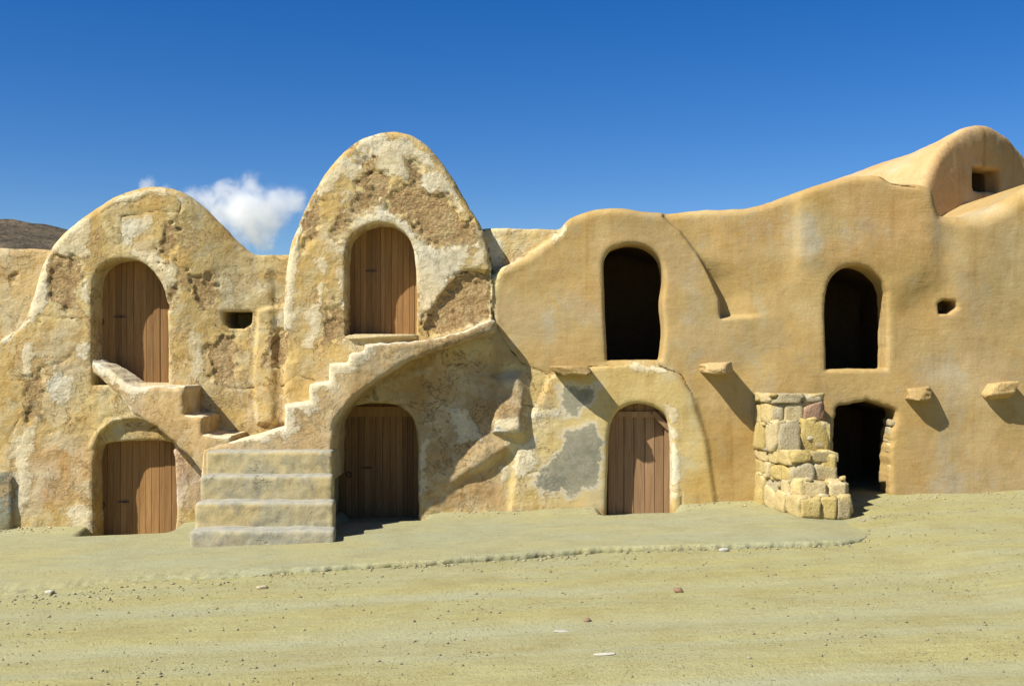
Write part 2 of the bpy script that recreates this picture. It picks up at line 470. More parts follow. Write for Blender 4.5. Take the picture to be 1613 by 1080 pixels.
MAT_PLASTER = mat_plaster()
MAT_ROAD = mat_ground("dusty_road", (.360, .328, .142), (.335, .322, .178), (.305, .265, .110), .016, (.22, 1.9), True)
MAT_APRON = mat_ground("worn_pavement", (.315, .312, .188), (.34, .315, .155), (.285, .268, .148), .012, (.5, 1.4))
MAT_PEBBLE = mat_stone("pebble_stone", (.32, .28, .16))
MAT_WOOD = mat_wood("stained_planks", (.335, .190, .070), (.225, .118, .042))
MAT_WOOD2 = mat_wood("bare_planks", (.36, .225, .115), (.24, .14, .068))
MAT_STONE = mat_stone("rubble_limestone", (.43, .335, .155))
MAT_STONE_G = mat_stone("grey_rubble", (.36, .295, .165))
MAT_STONE_R = mat_stone("reddish_rubble", (.33, .205, .125))
MAT_CORBEL = mat_stone("ochre_corbel", (.40, .27, .10))
MAT_STONE_W = mat_stone("pale_chalk", (.50, .46, .35))
MAT_STONE_B = mat_stone("brown_pebble", (.26, .17, .10))
MAT_IRON = mat_iron()
MAT_CONC = mat_concrete()

# ------------------------------------------------------------------ ground
PITS = [(X(138), X(278), -.62, .17), (X(938), X(1062), -.55, .10), (X(532), X(668), -.40, .05)]
def g0(x, y):
    z = .038 * x - .05
    z = z + .035 * sstep(-.35, .05, y) * (1 + .8 * fbm(x * 1.7, 0 * x, 3.3 + 0 * x, 2))
    for a, b, yf_, dep in PITS:
        m = sstep(a - .03, a + .12, x) * sstep(b + .10, b - .05, x) * sstep(yf_, -.05, y)
        z = z - (dep + .035) * m
    return z
AP_END = 3.74
def ground_z(x, y):
    under = 1 - sstep(3.4, 4.3, x)
    z = g0(x, y) - .055 * under
    rough = .010 * fbm(x * .9, y * 2.6, 0 * x, 4) + .012 * fbm(x * .25, y * 1.1, 5 + 0 * x, 3)
    front = sstep(-2.6, -3.6, y)
    trk = np.exp(-((y + 5.55 - .06 * x) / .22) ** 2) + np.exp(-((y + 7.1 - .05 * x) / .25) ** 2) + .6 * np.exp(-((y + 4.4 - .05 * x) / .3) ** 2)
    z = z + rough * (.5 + front) - .018 * trk * front
    far = sstep(18, 60, np.hypot(x, y))
    return z * (1 - far) - .2 * far
def axis(a, b, step, far, grow=1.22):
    c = np.arange(a, b + step / 2, step)
    out_l, out_r, s, v, w = [], [], step, a, b
    while v > -far:
        s *= grow; v -= s; w += s
        out_l.append(v); out_r.append(w)
    return np.concatenate([out_l[::-1], c, out_r])
gx = axis(-8.5, 8.5, .035, 3000); gy = axis(-9.5, .6, .03, 3000)
GX, GY = np.meshgrid(gx, gy, indexing='ij')
GZ = ground_z(GX, GY)
fine = (np.abs(GX) < 9) & (GY < .6) & (GY > -10)
GZ = GZ + np.where(fine, .004 * fbm(GX * 9, GY * 9, 0 * GX, 3), 0)
def grid_quads(n, m):
    i, j = np.meshgrid(np.arange(n - 1), np.arange(m - 1), indexing='ij')
    a = (i * m + j).ravel()
    return np.stack([a, a + m, a + m + 1, a + 1], 1)
gobj = mesh_np("ground", np.stack([GX, GY, GZ], -1).reshape(-1, 3), grid_quads(len(gx), len(gy)), MAT_ROAD)
gobj['kind'] = 'structure'

# worn pavement in front of the cells, broken along its road edge
def ap_edge(x):
    e = np.interp(x, [-9, X(0, -3.6), X(200, -3.4), X(430, -3.1), X(700, -3.0), X(950, -2.85), X(1200, -2.85), X(1380, -2.8), 5], [-3.9, -3.75, -3.45, -3.15, -2.95, -2.62, -2.72, -2.80, -2.7])
    e = e + 1.5 * (1 - np.sqrt(np.maximum(1 - (np.maximum(x - 3.05, 0) / .70) ** 2, 0)))
    return e + .06 * fbm(x * 2.2, 0 * x, 1.7 + 0 * x, 4) + .030 * fbm(x * 9, 0 * x, .3 + 0 * x, 3)
ax_ = np.arange(-8.6, AP_END, .018); nv = 130
AU, AV = np.meshgrid(ax_, np.linspace(0, 1, nv), indexing='ij')
back = .32 + 0 * AU
e_ = ap_edge(AU); back = np.maximum(back, e_ + .01)
tt = np.clip(AV * 1.05, 0, 1)
AY = back + (e_ - back) * tt
AZ = g0(AU, AY) + .006 * fbm(AU * .8, AY * 1.6, 2 + 0 * AU, 3) + .003 * fbm(AU * 7, AY * 7, 0 * AU, 3)
soft = sstep(X(520, -3), X(200, -3), AU)
edge_w = .03 + .5 * soft
drop = sstep(0, 1, 1 - (AY - e_) / edge_w) * (.02 * (1 - soft) + .075 * soft) * (1 + .8 * fbm(AU * 8, AY * 8, 1 + 0 * AU, 3))
endd = sstep(AP_END - .75, AP_END - .05, AU) * .05
AZ = AZ - np.maximum(drop, 0) - endd
last = np.clip((AV - 1 / 1.05) / (1 - 1 / 1.05), 0, 1)
AY = AY + (last > 0) * .022 * fbm(AU * 13, AV * 60, 0 * AU, 3); AZ = AZ - .17 * last
aobj = mesh_np("pavement", np.stack([AU, AY, AZ], -1).reshape(-1, 3), grid_quads(len(ax_), nv)[:, ::-1], MAT_APRON)
aobj['kind'] = 'structure'

# ------------------------------------------------------------------ the row of cells: one continuous body of masonry, split per cell
xs = np.arange(-8.4, 8.6, .02); zs = np.arange(-.9, 4.76, .02)
yl = list(np.arange(-.5, .72, .02)); st = .02
while yl[-1] < 4.7:
    st = min(st * 1.13, .22); yl.append(yl[-1] + st)
ys = np.array(yl)
X2, Z2 = np.meshgrid(xs, zs, indexing='ij')
def F(pts): return sdpoly(X2, Z2, PL(pts))
def spline(pts, n=5):
    P = [np.array(p, float) for p in pts]; out = [tuple(P[0])]
    for i in range(len(P) - 1):
        a, b = P[i], P[i + 1]; L = np.linalg.norm(b - a)
        pa = P[i - 1] if i > 0 else a; pb = P[i + 2] if i + 2 < len(P) else b
        def tan(p, q, r):
            l1, l2 = np.linalg.norm(q - p), np.linalg.norm(r - q)
            if l1 < 1e-6 or l2 < 1e-6: return (r - p) * 0
            t = (q - p) / l1 * l2 / (l1 + l2) + (r - q) / l2 * l1 / (l1 + l2)
            return t * min(l1, l2, L)
        m0 = tan(pa, a, b); m1 = tan(a, b, pb)
        for k in range(1, n + 1):
            t = k / n
            out.append(tuple((2 * t ** 3 - 3 * t ** 2 + 1) * a + (t ** 3 - 2 * t ** 2 + t) * m0 + (-2 * t ** 3 + 3 * t ** 2) * b + (t ** 3 - t ** 2) * m1))
    return out
oldx = sstep(X(790), X(760), X2)
wave = .030 * fbm(X2 * .9, Z2 * .9, 0 * X2 + 3.1, 2) + (.005 + .009 * oldx) * fbm(X2 * 3.1, Z2 * 3.1, 0 * X2 + 7.7, 3)
lx = .022 * fbm(X2 * 1.6, Z2 * 1.6, 0 * X2 + 21., 3)           # lumpy outlines

oA = [(-500, 384), (-60, 386), (40, 388), (95, 393), (140, 400), (140, 1000), (-500, 1000)]
oB = [(-60, 1000), (-62, 640), (-45, 560), (-8, 535), (30, 512), (48, 468), (62, 420), (80, 385), (105, 360), (135, 336), (172, 312), (210, 297), (245, 293), (280, 300), (312, 320), (342, 348), (372, 379), (396, 398), (425, 420), (440, 1000)]
oV = [(370, 399), (475, 398), (475, 1000), (370, 1000)]
oC = [(450, 1000), (447, 520), (449, 450), (455, 400), (469, 355), (489, 313), (513, 274), (543, 240), (571, 219), (600, 209), (626, 208), (654, 216), (685, 243), (712, 280), (740, 328), (757, 357), (769, 385), (777, 440), (782, 1000)]
oCD = [(740, 370), (762, 357), (800, 356), (885, 357), (935, 357), (935, 1000), (740, 1000)]
oD = [(630, 1000), (640, 640), (690, 585), (762, 540), (770, 500), (772, 436), (825, 404), (876, 370), (892, 348), (915, 336), (945, 329), (970, 326), (1005, 330), (1050, 334), (1120, 330), (1198, 324), (1248, 303), (1295, 289), (1338, 279), (1385, 277), (1402, 287), (1440, 291), (1466, 299), (1476, 325), (1483, 337), (1545, 335), (1578, 318), (1613, 296), (1660, 276), (1720, 266), (1780, 275), (1840, 305), (1895, 330), (1900, 1000)]
fA, fB, fV, fC, fCD, fD = [F(spline(o, 3) if len(o) > 8 else o) + lx * k for o, k in ((oA, 1), (oB, .7), (oV, 1), (oC, .6), (oCD, 1), (oD, 1.2))]
fStub = F([(-500, 746), (8, 742), (22, 752), (23, 1000), (-500, 1000)])

def raise_(poly, amt, w=.03, grow=1.0):
    return amt * sstep(w, -w, F(poly) + .35 * lx)
yA = .24 + wave + 0 * X2
yB = wave - raise_([(402, 488), (446, 478), (470, 500), (470, 668), (404, 668), (398, 600)], .06, .03)
yB = yB - raise_([(140, 706), (150, 680), (172, 660), (210, 653), (248, 659), (272, 676), (284, 706)], .02, .03)
yV = .05 + wave - raise_([(402, 488), (446, 478), (470, 500), (470, 668), (404, 668), (398, 600)], .05, .03)
tr = .17 * sstep(X(262), X(402), X2) * (.35 + .65 * sstep(Z(640), Z(520), Z2))
yB = yB + tr; yV = yV + tr
yC = -.07 * (1 - sstep(X(660), X(720), X2) * sstep(Z(535), Z(590), Z2)) + wave
yC = yC + raise_([(690, 470), (735, 425), (775, 428), (772, 505), (680, 530), (668, 515)], .05, .015)
def lip(poly, edge, amt, decay, w=.02):
    d = dline(X2, Z2, PL(edge))
    return amt * sstep(w, -w, F(poly)) * np.exp(-(d / decay) ** 2)
yC = yC - lip([(600, 640), (740, 600), (822, 640), (824, 684), (806, 704), (752, 738), (700, 770), (600, 800)], [(824, 690), (806, 704), (752, 738)], .09, .45, .07)
yD = wave + 0
stub = [(777, 596), (820, 588), (828, 620), (827, 664), (822, 680), (790, 684), (776, 668)]
yD = yD - lip([(600, 640), (740, 600), (822, 640), (824, 684), (806, 704), (752, 738), (700, 770), (600, 800)], [(824, 690), (806, 704), (752, 738)], .09, .45, .07)
yD = yD - raise_(stub, .10, .075); yC = yC - raise_(stub, .10, .075)
yD = yD - raise_([(868, 592), (930, 578), (1000, 571), (1058, 584), (1090, 620), (1112, 690), (1132, 830), (800, 830), (815, 700), (845, 640)], .04, .045)
# the hollow between the arched front and the parapet to its right
hol = [(1052, 300), (1300, 270), (1300, 400), (1260, 470), (1200, 497), (1163, 499), (1137, 500), (1135, 470), (1118, 432), (1098, 398), (1072, 365), (1045, 342)]
rs = np.exp(-(dline(X2, Z2, PL([(1045, 342), (1072, 365), (1098, 398), (1118, 432), (1135, 470), (1137, 500)])) / .30) ** 2)
hd = F(hol)
yD = yD + .16 * sstep(.03, -.03, hd) * rs * (.45 + .55 * sstep(Z(400), Z(450), Z2))
ba = [(1252, 250), (1500, 250), (1482, 345), (1478, 430), (1420, 470), (1300, 470), (1262, 440), (1250, 380)]
yD = yD - .06 * sstep(.22, -.22, F(ba)) - .03 * sstep(X(1246), X(1262), X2) * sstep(Z(440), Z(400), Z2) * sstep(X(1480), X(1300), X2)
yD = yD - .06 * sstep(X(1475), X(1530), X2) * sstep(Z(520), Z(400), Z2)
yD = yD + raise_([(950, 400), (962, 372), (1000, 364), (1040, 372), (1075, 420), (1085, 470), (1055, 470), (1052, 560), (940, 560)], .0, .1)

# openings (recess polygons, depth) and rooms behind the open ones
OPEN = {
 'Bup': ([(147, 606), (145, 455), (149, 432), (163, 416), (188, 408), (214, 410), (238, 425), (255, 448), (262, 480), (265, 607)], .40),
 'Blo': ([(154, 900), (153, 702), (210, 695), (268, 699), (272, 900)], .34),
 'Btym': ([(150, 706), (158, 684), (178, 668), (210, 661), (242, 667), (266, 684), (276, 706)], .09),
 'Cup': ([(546, 528), (546, 400), (551, 380), (569, 362), (595, 353), (620, 356), (640, 369), (651, 390), (656, 430), (657, 528)], .44),
 'Clo': ([(526, 900), (524, 672), (532, 654), (556, 640), (595, 635), (628, 640), (648, 655), (657, 680), (660, 900)], .50),
 'Dlo': ([(953, 900), (957, 740), (962, 668), (973, 648), (1000, 636), (1030, 641), (1050, 657), (1058, 690), (1056, 900)], .26),
 'Dup': ([(957, 567), (953, 480), (952, 410), (962, 394), (990, 385), (1020, 390), (1040, 408), (1046, 440), (1043, 480), (1047, 520), (1042, 567)], .45),
 'Eup': ([(1302, 581), (1300, 470), (1305, 444), (1321, 426), (1346, 419), (1376, 430), (1394, 454), (1398, 500), (1397, 581)], .45),
 'Elo': ([(1316, 900), (1314, 720), (1317, 655), (1322, 641), (1345, 635), (1368, 632), (1396, 640), (1412, 650), (1404, 690), (1402, 730), (1406, 900)], .50),
}
FO = {k: F(spline(p)) + lx * .4 for k, (p, d) in OPEN.items()}
FO['Elo'] = FO['Elo'] + .030 * fbm(X2 * 9, Z2 * 9, 0 * X2 + 80, 3)
FO['Eup'] = FO['Eup'] + .010 * fbm(X2 * 9, Z2 * 9, 0 * X2 + 85, 3)
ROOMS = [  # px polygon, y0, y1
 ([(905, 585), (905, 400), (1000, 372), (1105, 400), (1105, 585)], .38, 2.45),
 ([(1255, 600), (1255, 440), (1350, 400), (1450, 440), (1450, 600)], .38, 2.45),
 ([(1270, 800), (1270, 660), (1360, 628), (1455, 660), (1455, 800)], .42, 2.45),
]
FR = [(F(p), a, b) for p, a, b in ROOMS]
fVent = F([(346, 490), (392, 490), (390, 510), (380, 517), (356, 517), (348, 508)])
fHole = F([(1478, 478), (1488, 472), (1505, 474), (1508, 484), (1496, 494), (1480, 494)])
YB = 4.45
rD = .10 + .10 * sstep(X(1440), X(1560), X2)

def masonry(ix, iy, iz):
    s = np.ix_(ix, iz); y = ys[iy][None, :, None]
    g = lambda f: f[s][:, None, :]
    def body(f2, yf, r, yb=YB, fall=0.0):
        return np.maximum(rmax(g(f2) + fall * np.maximum(y - .15, 0), g(yf) - y, r), y - yb)
    x0, x1 = xs[ix[0]], xs[ix[-1]]
    d = body(fD, yD, g(rD)) if x1 > -.9 else None
    if x0 < .3:
        dl = body(fB, yB, .10, YB, .20)
        dl = smin(dl, body(fA, yA, .08), .06)
        dl = smin(dl, body(fStub, yA * 0 - .06, .04), .01)
        dl = smin(dl, body(fV, yV, .05), .06)
        dl = smin(dl, body(fC, yC, .085, YB, .14), .035)
        d = dl if d is None else smin(d, dl, .02)
    if x1 > -1.2 and x0 < 1.6:
        d = smin(d, body(fCD, yA, .05), .05)
    for k, (p, dep) in OPEN.items():
        f = FO[k][s]
        if f.min() > .3: continue
        rec = rmax(f[:, None, :], y - dep, .015)
        d = smax(d, -rec, .05 if k[0] in 'BC' else .07)
    for f2, a, b in FR:
        f = f2[s]
        if f.min() > .5: continue
        d = np.maximum(d, -np.maximum(np.maximum(f[:, None, :], a - y), y - b))
    for f2, dep in ((fVent, .85), (fHole, .45)):
        f = f2[s]
        if f.min() > .3: continue
        d = smax(d, -np.maximum(f[:, None, :], y - dep), .04)
    return np.broadcast_to(d, (len(ix), len(iy), len(iz)))

W, Q = surface_net(masonry, xs, ys, zs)

# ---- paint layout: tints and patch masks as fields over the facade
CAL = np.array((.90, .925, .925)); OCHRE = np.array((.53, .365, .14)); BUFF = np.array((.445, .30, .118)); YELLOW = np.array((.56, .415, .175)); SALMON = np.array((.46, .305, .14))
tint = np.zeros(X2.shape + (3,)); tint[:] = OCHRE
PJ = .10 * fbm(X2 * 2.3, Z2 * 2.3, 0 * X2 + 40, 4)
def paint(poly, colr, w=.1, amt=1.0, jit=1.0):
    global tint
    m = (sstep(w, -w, F(poly) + jit * PJ) * amt)[..., None]
    tint = tint * (1 - m) + np.array(colr) * m
paint([(774, 250), (1950, 250), (1950, 1000), (780, 1000)], BUFF, .03, 1, .2)
paint([(772, 440), (772, 330), (900, 330), (880, 372), (830, 402)], (.56, .40, .17), .03, 1, .3)
paint([(1300, 280), (1480, 300), (1480, 420), (1360, 400)], (.45, .29, .13), .25, .7)
paint([(1480, 330), (1950, 250), (1950, 900), (1480, 900)], (.41, .29, .125), .25, .7)
paint([(1480, 560), (1613, 560), (1613, 790), (1420, 790)], (.43, .292, .128), .3, .7)
paint([(985, 350), (1060, 350), (1110, 430), (1100, 470), (1060, 450)], (.42, .30, .15), .1, .7)
paint([(785, 565), (870, 590), (930, 580), (1000, 572), (1060, 584), (1092, 622), (1112, 690), (1132, 800), (780, 800), (800, 740)], YELLOW, .04, 1, .3)
paint([(1090, 640), (1190, 650), (1190, 790), (1135, 790), (1112, 690)], (.42, .275, .10), .06, 1, .3)
paint([(1075, 740), (1130, 745), (1130, 795), (1075, 795)], (.50, .33, .11), .08, .8)
paint([(790, 600), (800, 680), (806, 704), (752, 738), (795, 760), (795, 800), (668, 800), (668, 700)], SALMON, .06, 1, .5)
paint([(660, 560), (790, 560), (790, 690), (668, 700), (600, 640)], (.42, .28, .125), .1, .8)
paint([(776, 596), (828, 588), (828, 664), (776, 664)], (.42, .295, .155), .05)
paint([(268, 695), (325, 720), (325, 800), (268, 800)], (.58, .40, .275), .04, 1, .3)
paint([(20, 690), (150, 690), (150, 790), (40, 800)], (.49, .31, .14), .15, .8)
paint([(-500, 380), (95, 380), (60, 430), (40, 500), (-20, 540), (-500, 560)], (.53, .36, .15), .04, 1, .2)
paint([(290, 330), (395, 400), (450, 400), (450, 520), (330, 480)], (.42, .30, .125), .15, .8)
paint([(30, 520), (140, 520), (140, 590), (40, 690)], (.42, .28, .12), .2, .7)
paint([(-500, 742), (23, 742), (23, 900), (-500, 900)], (.24, .22, .14), .02, 1, .2)
paint([(760, 340), (790, 345), (795, 420), (775, 500), (765, 500)], (.66, .52, .25), .05, .9, .5)

_r = np.random.default_rng(5)
for i in range(70):
    cx_, cy_ = _r.uniform(800, 1640), _r.uniform(300, 800); a_, b_ = _r.uniform(15, 90), _r.uniform(15, 60)
    if 790 < cx_ < 1120 and cy_ > 570: continue
    pts_ = [(cx_ + a_ * math.cos(t) * _r.uniform(.7, 1.3), cy_ + b_ * math.sin(t) * _r.uniform(.7, 1.3)) for t in np.linspace(0, 6.28, 9)[:-1]]
    cc_ = [(.40, .285, .135), (.46, .285, .11), (.38, .255, .095), (.50, .36, .17), (.43, .33, .18), (.36, .27, .13)][i % 6]
    paint(pts_, cc_, _r.uniform(.04, .18), _r.uniform(.4, .8), 1.3)
def maskf(polys, w=.11):
    d = np.full(X2.shape, 9.0)
    for p in polys: d = np.minimum(d, F(p))
    return np.clip(.5 - d / (2 * w), 0, 1)
WHITE = [
 [(58, 432), (75, 395), (92, 374), (112, 352), (140, 340), (142, 398), (120, 408), (100, 404), (80, 398), (76, 430), (78, 468), (68, 490), (50, 505), (30, 525), (0, 545), (0, 530), (40, 500)],
 [(170, 318), (210, 300), (245, 296), (285, 306), (300, 325), (285, 322), (265, 308), (240, 306), (215, 318), (190, 320)],
 [(190, 345), (240, 338), (238, 362), (212, 372), (205, 388), (192, 388)],
 [(203, 395), (240, 393), (268, 408), (282, 425), (278, 448), (258, 448), (244, 428), (226, 412)],
 [(255, 440), (272, 448), (272, 460), (256, 456)], [(128, 440), (140, 430), (140, 480), (128, 470)],
 [(66, 600), (95, 590), (118, 594), (112, 630), (95, 638), (78, 628)], [(118, 545), (140, 530), (140, 560), (120, 570)],
 [(18, 690), (48, 668), (55, 650), (62, 660), (48, 720), (46, 770), (30, 825), (24, 760)],
 [(35, 545), (55, 530), (50, 600), (30, 590)], [(95, 800), (130, 790), (148, 810), (140, 850), (110, 820)],
 [(300, 520), (318, 530), (322, 590), (305, 600), (298, 560)],
 [(425, 500), (440, 495), (440, 515), (425, 520)],
 [(447, 520), (450, 420), (468, 358), (490, 316), (515, 277), (546, 243), (575, 222), (605, 214), (600, 228), (560, 258), (530, 295), (505, 318), (488, 348), (478, 378), (470, 440), (464, 480), (467, 520)],
 [(548, 262), (572, 238), (605, 218), (645, 222), (680, 250), (690, 268), (668, 262), (640, 240), (636, 258), (648, 272), (644, 282), (612, 281), (590, 265), (598, 250), (575, 262), (556, 288), (545, 282)],
 [(655, 292), (668, 272), (695, 272), (715, 300), (735, 325), (748, 348), (738, 346), (722, 335), (708, 312), (690, 304), (676, 308)],
 [(548, 362), (562, 345), (585, 335), (600, 318), (610, 318), (614, 334), (642, 346), (652, 366), (672, 384), (690, 392), (712, 384), (742, 384), (740, 404), (724, 424), (708, 444), (692, 468), (690, 494), (662, 510), (656, 430), (648, 380), (620, 354), (595, 350), (570, 360)],
 [(744, 362), (756, 372), (760, 390), (746, 392)], [(745, 395), (765, 390), (768, 415), (750, 425)],
 [(500, 410), (512, 396), (520, 420), (515, 450), (508, 478), (498, 455), (505, 440)], [(530, 390), (545, 380), (545, 500), (536, 480)],
 [(478, 492), (506, 474), (508, 500), (500, 540), (494, 560), (478, 545), (490, 520)], [(530, 300), (545, 292), (552, 312), (540, 320)],
 [(776, 360), (800, 380), (790, 415), (774, 425), (768, 390)], [(872, 372), (892, 358), (890, 372), (874, 382)],
 [(985, 572), (1040, 574), (1050, 586), (1000, 584)], [(1050, 640), (1066, 640), (1070, 780), (1058, 790), (1054, 700)],
 [(660, 700), (675, 690), (672, 780), (660, 780)], [(775, 660), (822, 660), (820, 684), (780, 680)], [(788, 735), (802, 735), (800, 765), (792, 760)],
 [(706, 640), (735, 640), (760, 690), (720, 700)], [(825, 650), (880, 646), (880, 654), (826, 658)], [(800, 700), (845, 690), (840, 740), (815, 760)],
]
MUD = [
 [(80, 403), (122, 408), (128, 440), (112, 488), (100, 480), (78, 470), (76, 430)],
 [(256, 358), (270, 350), (276, 372), (270, 408), (258, 420), (252, 395)],
 [(265, 450), (274, 455), (272, 488), (262, 480)], [(298, 430), (330, 434), (338, 470), (316, 486), (304, 468)],
 [(326, 545), (345, 530), (366, 530), (368, 580), (350, 610), (330, 590)],
 [(425, 535), (440, 525), (455, 520), (456, 570), (440, 575), (414, 576), (420, 556)],
 [(572, 256), (588, 250), (590, 262), (580, 268)], [(560, 288), (588, 268), (600, 272), (614, 282), (612, 300), (640, 300), (645, 288), (650, 270), (640, 258), (656, 254), (662, 268), (658, 292), (672, 308), (690, 306), (706, 314), (718, 336), (735, 348), (746, 354), (752, 378), (744, 384), (712, 382), (692, 390), (672, 378), (650, 356), (630, 342), (614, 332), (606, 316), (594, 322), (572, 334), (556, 334), (556, 318), (580, 306)],
 [(476, 350), (500, 312), (506, 330), (498, 372), (478, 392)], [(528, 345), (542, 330), (548, 345), (536, 370), (526, 372)],
 [(690, 472), (712, 444), (735, 430), (770, 432), (770, 500), (720, 515), (690, 525), (664, 524), (664, 510)],
 [(526, 475), (545, 490), (545, 530), (505, 545), (515, 515)], [(0, 430), (10, 425), (6, 445), (0, 448)],
 [(40, 600), (70, 590), (60, 650), (40, 660)],
]
GREY = [[(890, 676), (935, 670), (946, 700), (940, 758), (905, 775), (850, 772), (838, 750), (858, 736), (880, 722), (890, 700)],
        [(886, 610), (942, 608), (938, 622), (915, 640), (908, 655), (888, 655)]]
OLDM = [[(-500, 200), (772, 200), (776, 440), (782, 1000), (-500, 1000)], [(770, 330), (890, 340), (880, 372), (775, 440)], [(785, 565), (870, 590), (880, 1000), (780, 1000)]]
CRACKS = [
 [(160, 336), (176, 324), (190, 319), (214, 318), (228, 310), (244, 304), (262, 306), (278, 313), (287, 322), (283, 336)],
 [(190, 341), (220, 337), (236, 333), (246, 331), (262, 334), (280, 334)], [(190, 341), (191, 396), (192, 402)], [(240, 392), (254, 386), (257, 376)],
 [(80, 400), (90, 402), (102, 406), (120, 411)], [(82, 404), (84, 428), (77, 440), (80, 470)], [(50, 498), (34, 506), (22, 520), (14, 532), (4, 545)], [(62, 496), (90, 500), (110, 502), (142, 500)],
 [(48, 504), (66, 508)], [(30, 600), (50, 592), (65, 578), (100, 570), (120, 548)], [(12, 690), (24, 668), (34, 655), (50, 648)], [(75, 682), (95, 676), (112, 660)],
 [(455, 522), (440, 530), (428, 540), (420, 560), (412, 578)], [(366, 610), (384, 613), (398, 610)], [(336, 512), (348, 520), (360, 524)],
 [(505, 310), (494, 328), (484, 346), (476, 366), (470, 400)], [(564, 288), (575, 282), (588, 270)], [(598, 272), (612, 282)], [(640, 256), (648, 268), (646, 284)], [(716, 334), (730, 342), (744, 348)],
 [(664, 514), (664, 500), (674, 496), (690, 498)], [(700, 440), (716, 434), (738, 428), (766, 432)], [(870, 588), (900, 582), (935, 576), (985, 575)], [(1040, 576), (1074, 590), (1092, 622)],
 [(768, 385), (776, 420), (772, 470), (780, 510), (800, 545), (820, 570), (870, 592)], [(822, 636), (870, 645)], [(1385, 280), (1402, 290), (1440, 296)],
 [(830, 745), (860, 740)], [(1072, 770), (1072, 800)], [(470, 300), (458, 345)], [(500, 470), (545, 474)], [(440, 610), (470, 590), (500, 600)],
]
mW, mM, mG, mO = maskf(WHITE), maskf(MUD, .12), maskf(GREY), maskf(OLDM, .12)
# plaster-edge distance to cracks
dc = np.full(X2.shape, 9.0)
jx = .018 * fbm(X2 * 7, Z2 * 7, 0 * X2 + 60, 2); jz = .018 * fbm(X2 * 7, Z2 * 7, 0 * X2 + 70, 2)
for c in CRACKS: dc = np.minimum(dc, dline(X2 + jx, Z2 + jz, PL(c)))
mCr = np.clip(dc / .06, 0, 1)

def lookup(field, x, z):
    fx = np.clip((x - xs[0]) / .02, 0, len(xs) - 1.001); fz = np.clip((z - zs[0]) / .02, 0, len(zs) - 1.001)
    i = fx.astype(int); j = fz.astype(int); u = fx - i; v = fz - j
    if field.ndim == 3: u = u[:, None]; v = v[:, None]
    return (field[i, j] * (1 - u) + field[i + 1, j] * u) * (1 - v) + (field[i, j + 1] * (1 - u) + field[i + 1, j + 1] * u) * v

tint = tint * CAL
Nn = vnormals(W, Q)
front = W[:, 1] < .75
aW, aM, aG, aO, aC = [lookup(f, W[:, 0], W[:, 2]) for f in (mW, mM, mG, mO, mCr)]
aT = lookup(tint, W[:, 0], W[:, 2])
disp = .006 * fbm(W[:, 0] * 6, W[:, 1] * 6, W[:, 2] * 6, 3) * (.5 + aO)
mm = sstep(.44, .58, aM + .9 * fbm(W[:, 0] * 9, W[:, 1] * 9, W[:, 2] * 9, 2))
mm = mm * sstep(.02, .2, aM)
disp += -.018 * mm + mm * .010 * fbm(W[:, 0] * 16, W[:, 1] * 16, W[:, 2] * 24, 3)
disp += .004 * sstep(.02, .2, aW) * sstep(.3, .7, aW + .6 * fbm(W[:, 0] * 9 + 31, W[:, 1] * 9, W[:, 2] * 9, 2)) - .010 * sstep(.35, .1, aC)
W = W + Nn * np.where(front, disp, 0)[:, None]
# seen from behind or inside the masks stay quiet
deep = ~front
for a_ in (aW, aM, aG): a_[deep] = 0
aC[deep] = 1
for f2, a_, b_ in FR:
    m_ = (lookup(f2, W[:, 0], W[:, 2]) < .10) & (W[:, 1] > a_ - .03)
    aT[m_] = (.17, .115, .06)  # room walls tinted darker, painted shade so the open doorways read black
Nn = vnormals(W, Q)
fc = W[Q].mean(1)
inB = lookup(fB, fc[:, 0], fc[:, 2])
who = np.zeros(len(Q), int)
xb = fc[:, 0]
dE = np.interp(-fc[:, 2], [-Z(330), -Z(385), -Z(470), -Z(500), -Z(560), -Z(800)], [X(1052), X(1090), X(1138), X(1150), X(1172), X(1178)])
who[(xb >= X(448))] = 2
who[(xb < X(448)) & (inB < .05)] = 1
who[(xb < X(448)) & (inB >= .05) & (xb > X(230))] = 1
who[xb >= X(774)] = 3
who[xb >= dE] = 4
who[xb >= X(1479)] = 5
CELLS = [
 ("parapet_wall" , X(-20), "pale plastered wall with flat top at the far left, below the hill", "wall"),
 ("vaulted_granary", X(240), "leftmost vaulted cell with flaking plaster, arched plank door and small square vent", "granary"),
 ("vaulted_granary", X(610), "tallest pointed vaulted cell with bare mud patches above its plank door", "granary"),
 ("vaulted_granary", X(990), "smooth rounded cell with black arched opening above a bare plank door with grey patches", "granary"),
 ("vaulted_granary", X(1350), "smooth buff cell with two black open doorways one above the other", "granary"),
 ("vaulted_granary", X(1600), "smooth buff cell at the right edge with one small broken hole", "granary"),
]
ROOT = []
for k, (nm, x0, lab, cat) in enumerate(CELLS):
    base = (x0, 0.0, float(g0(np.array([x0]), np.array([-.1]))[0]))
    t = thing(nm, base, lab, cat, "vaulted grain cells in a row" if cat == "granary" else None)
    ROOT.append(t)
    sel = Q[who == k]
    uv, inv = np.unique(sel.ravel(), return_inverse=True)
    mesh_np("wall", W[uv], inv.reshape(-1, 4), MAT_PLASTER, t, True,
            {'tint': aT[uv], 'mask': np.stack([aW[uv], aM[uv], aG[uv]], 1), 'mask2': np.stack([aO[uv], aC[uv], 0 * aC[uv]], 1)}, Nn[uv])

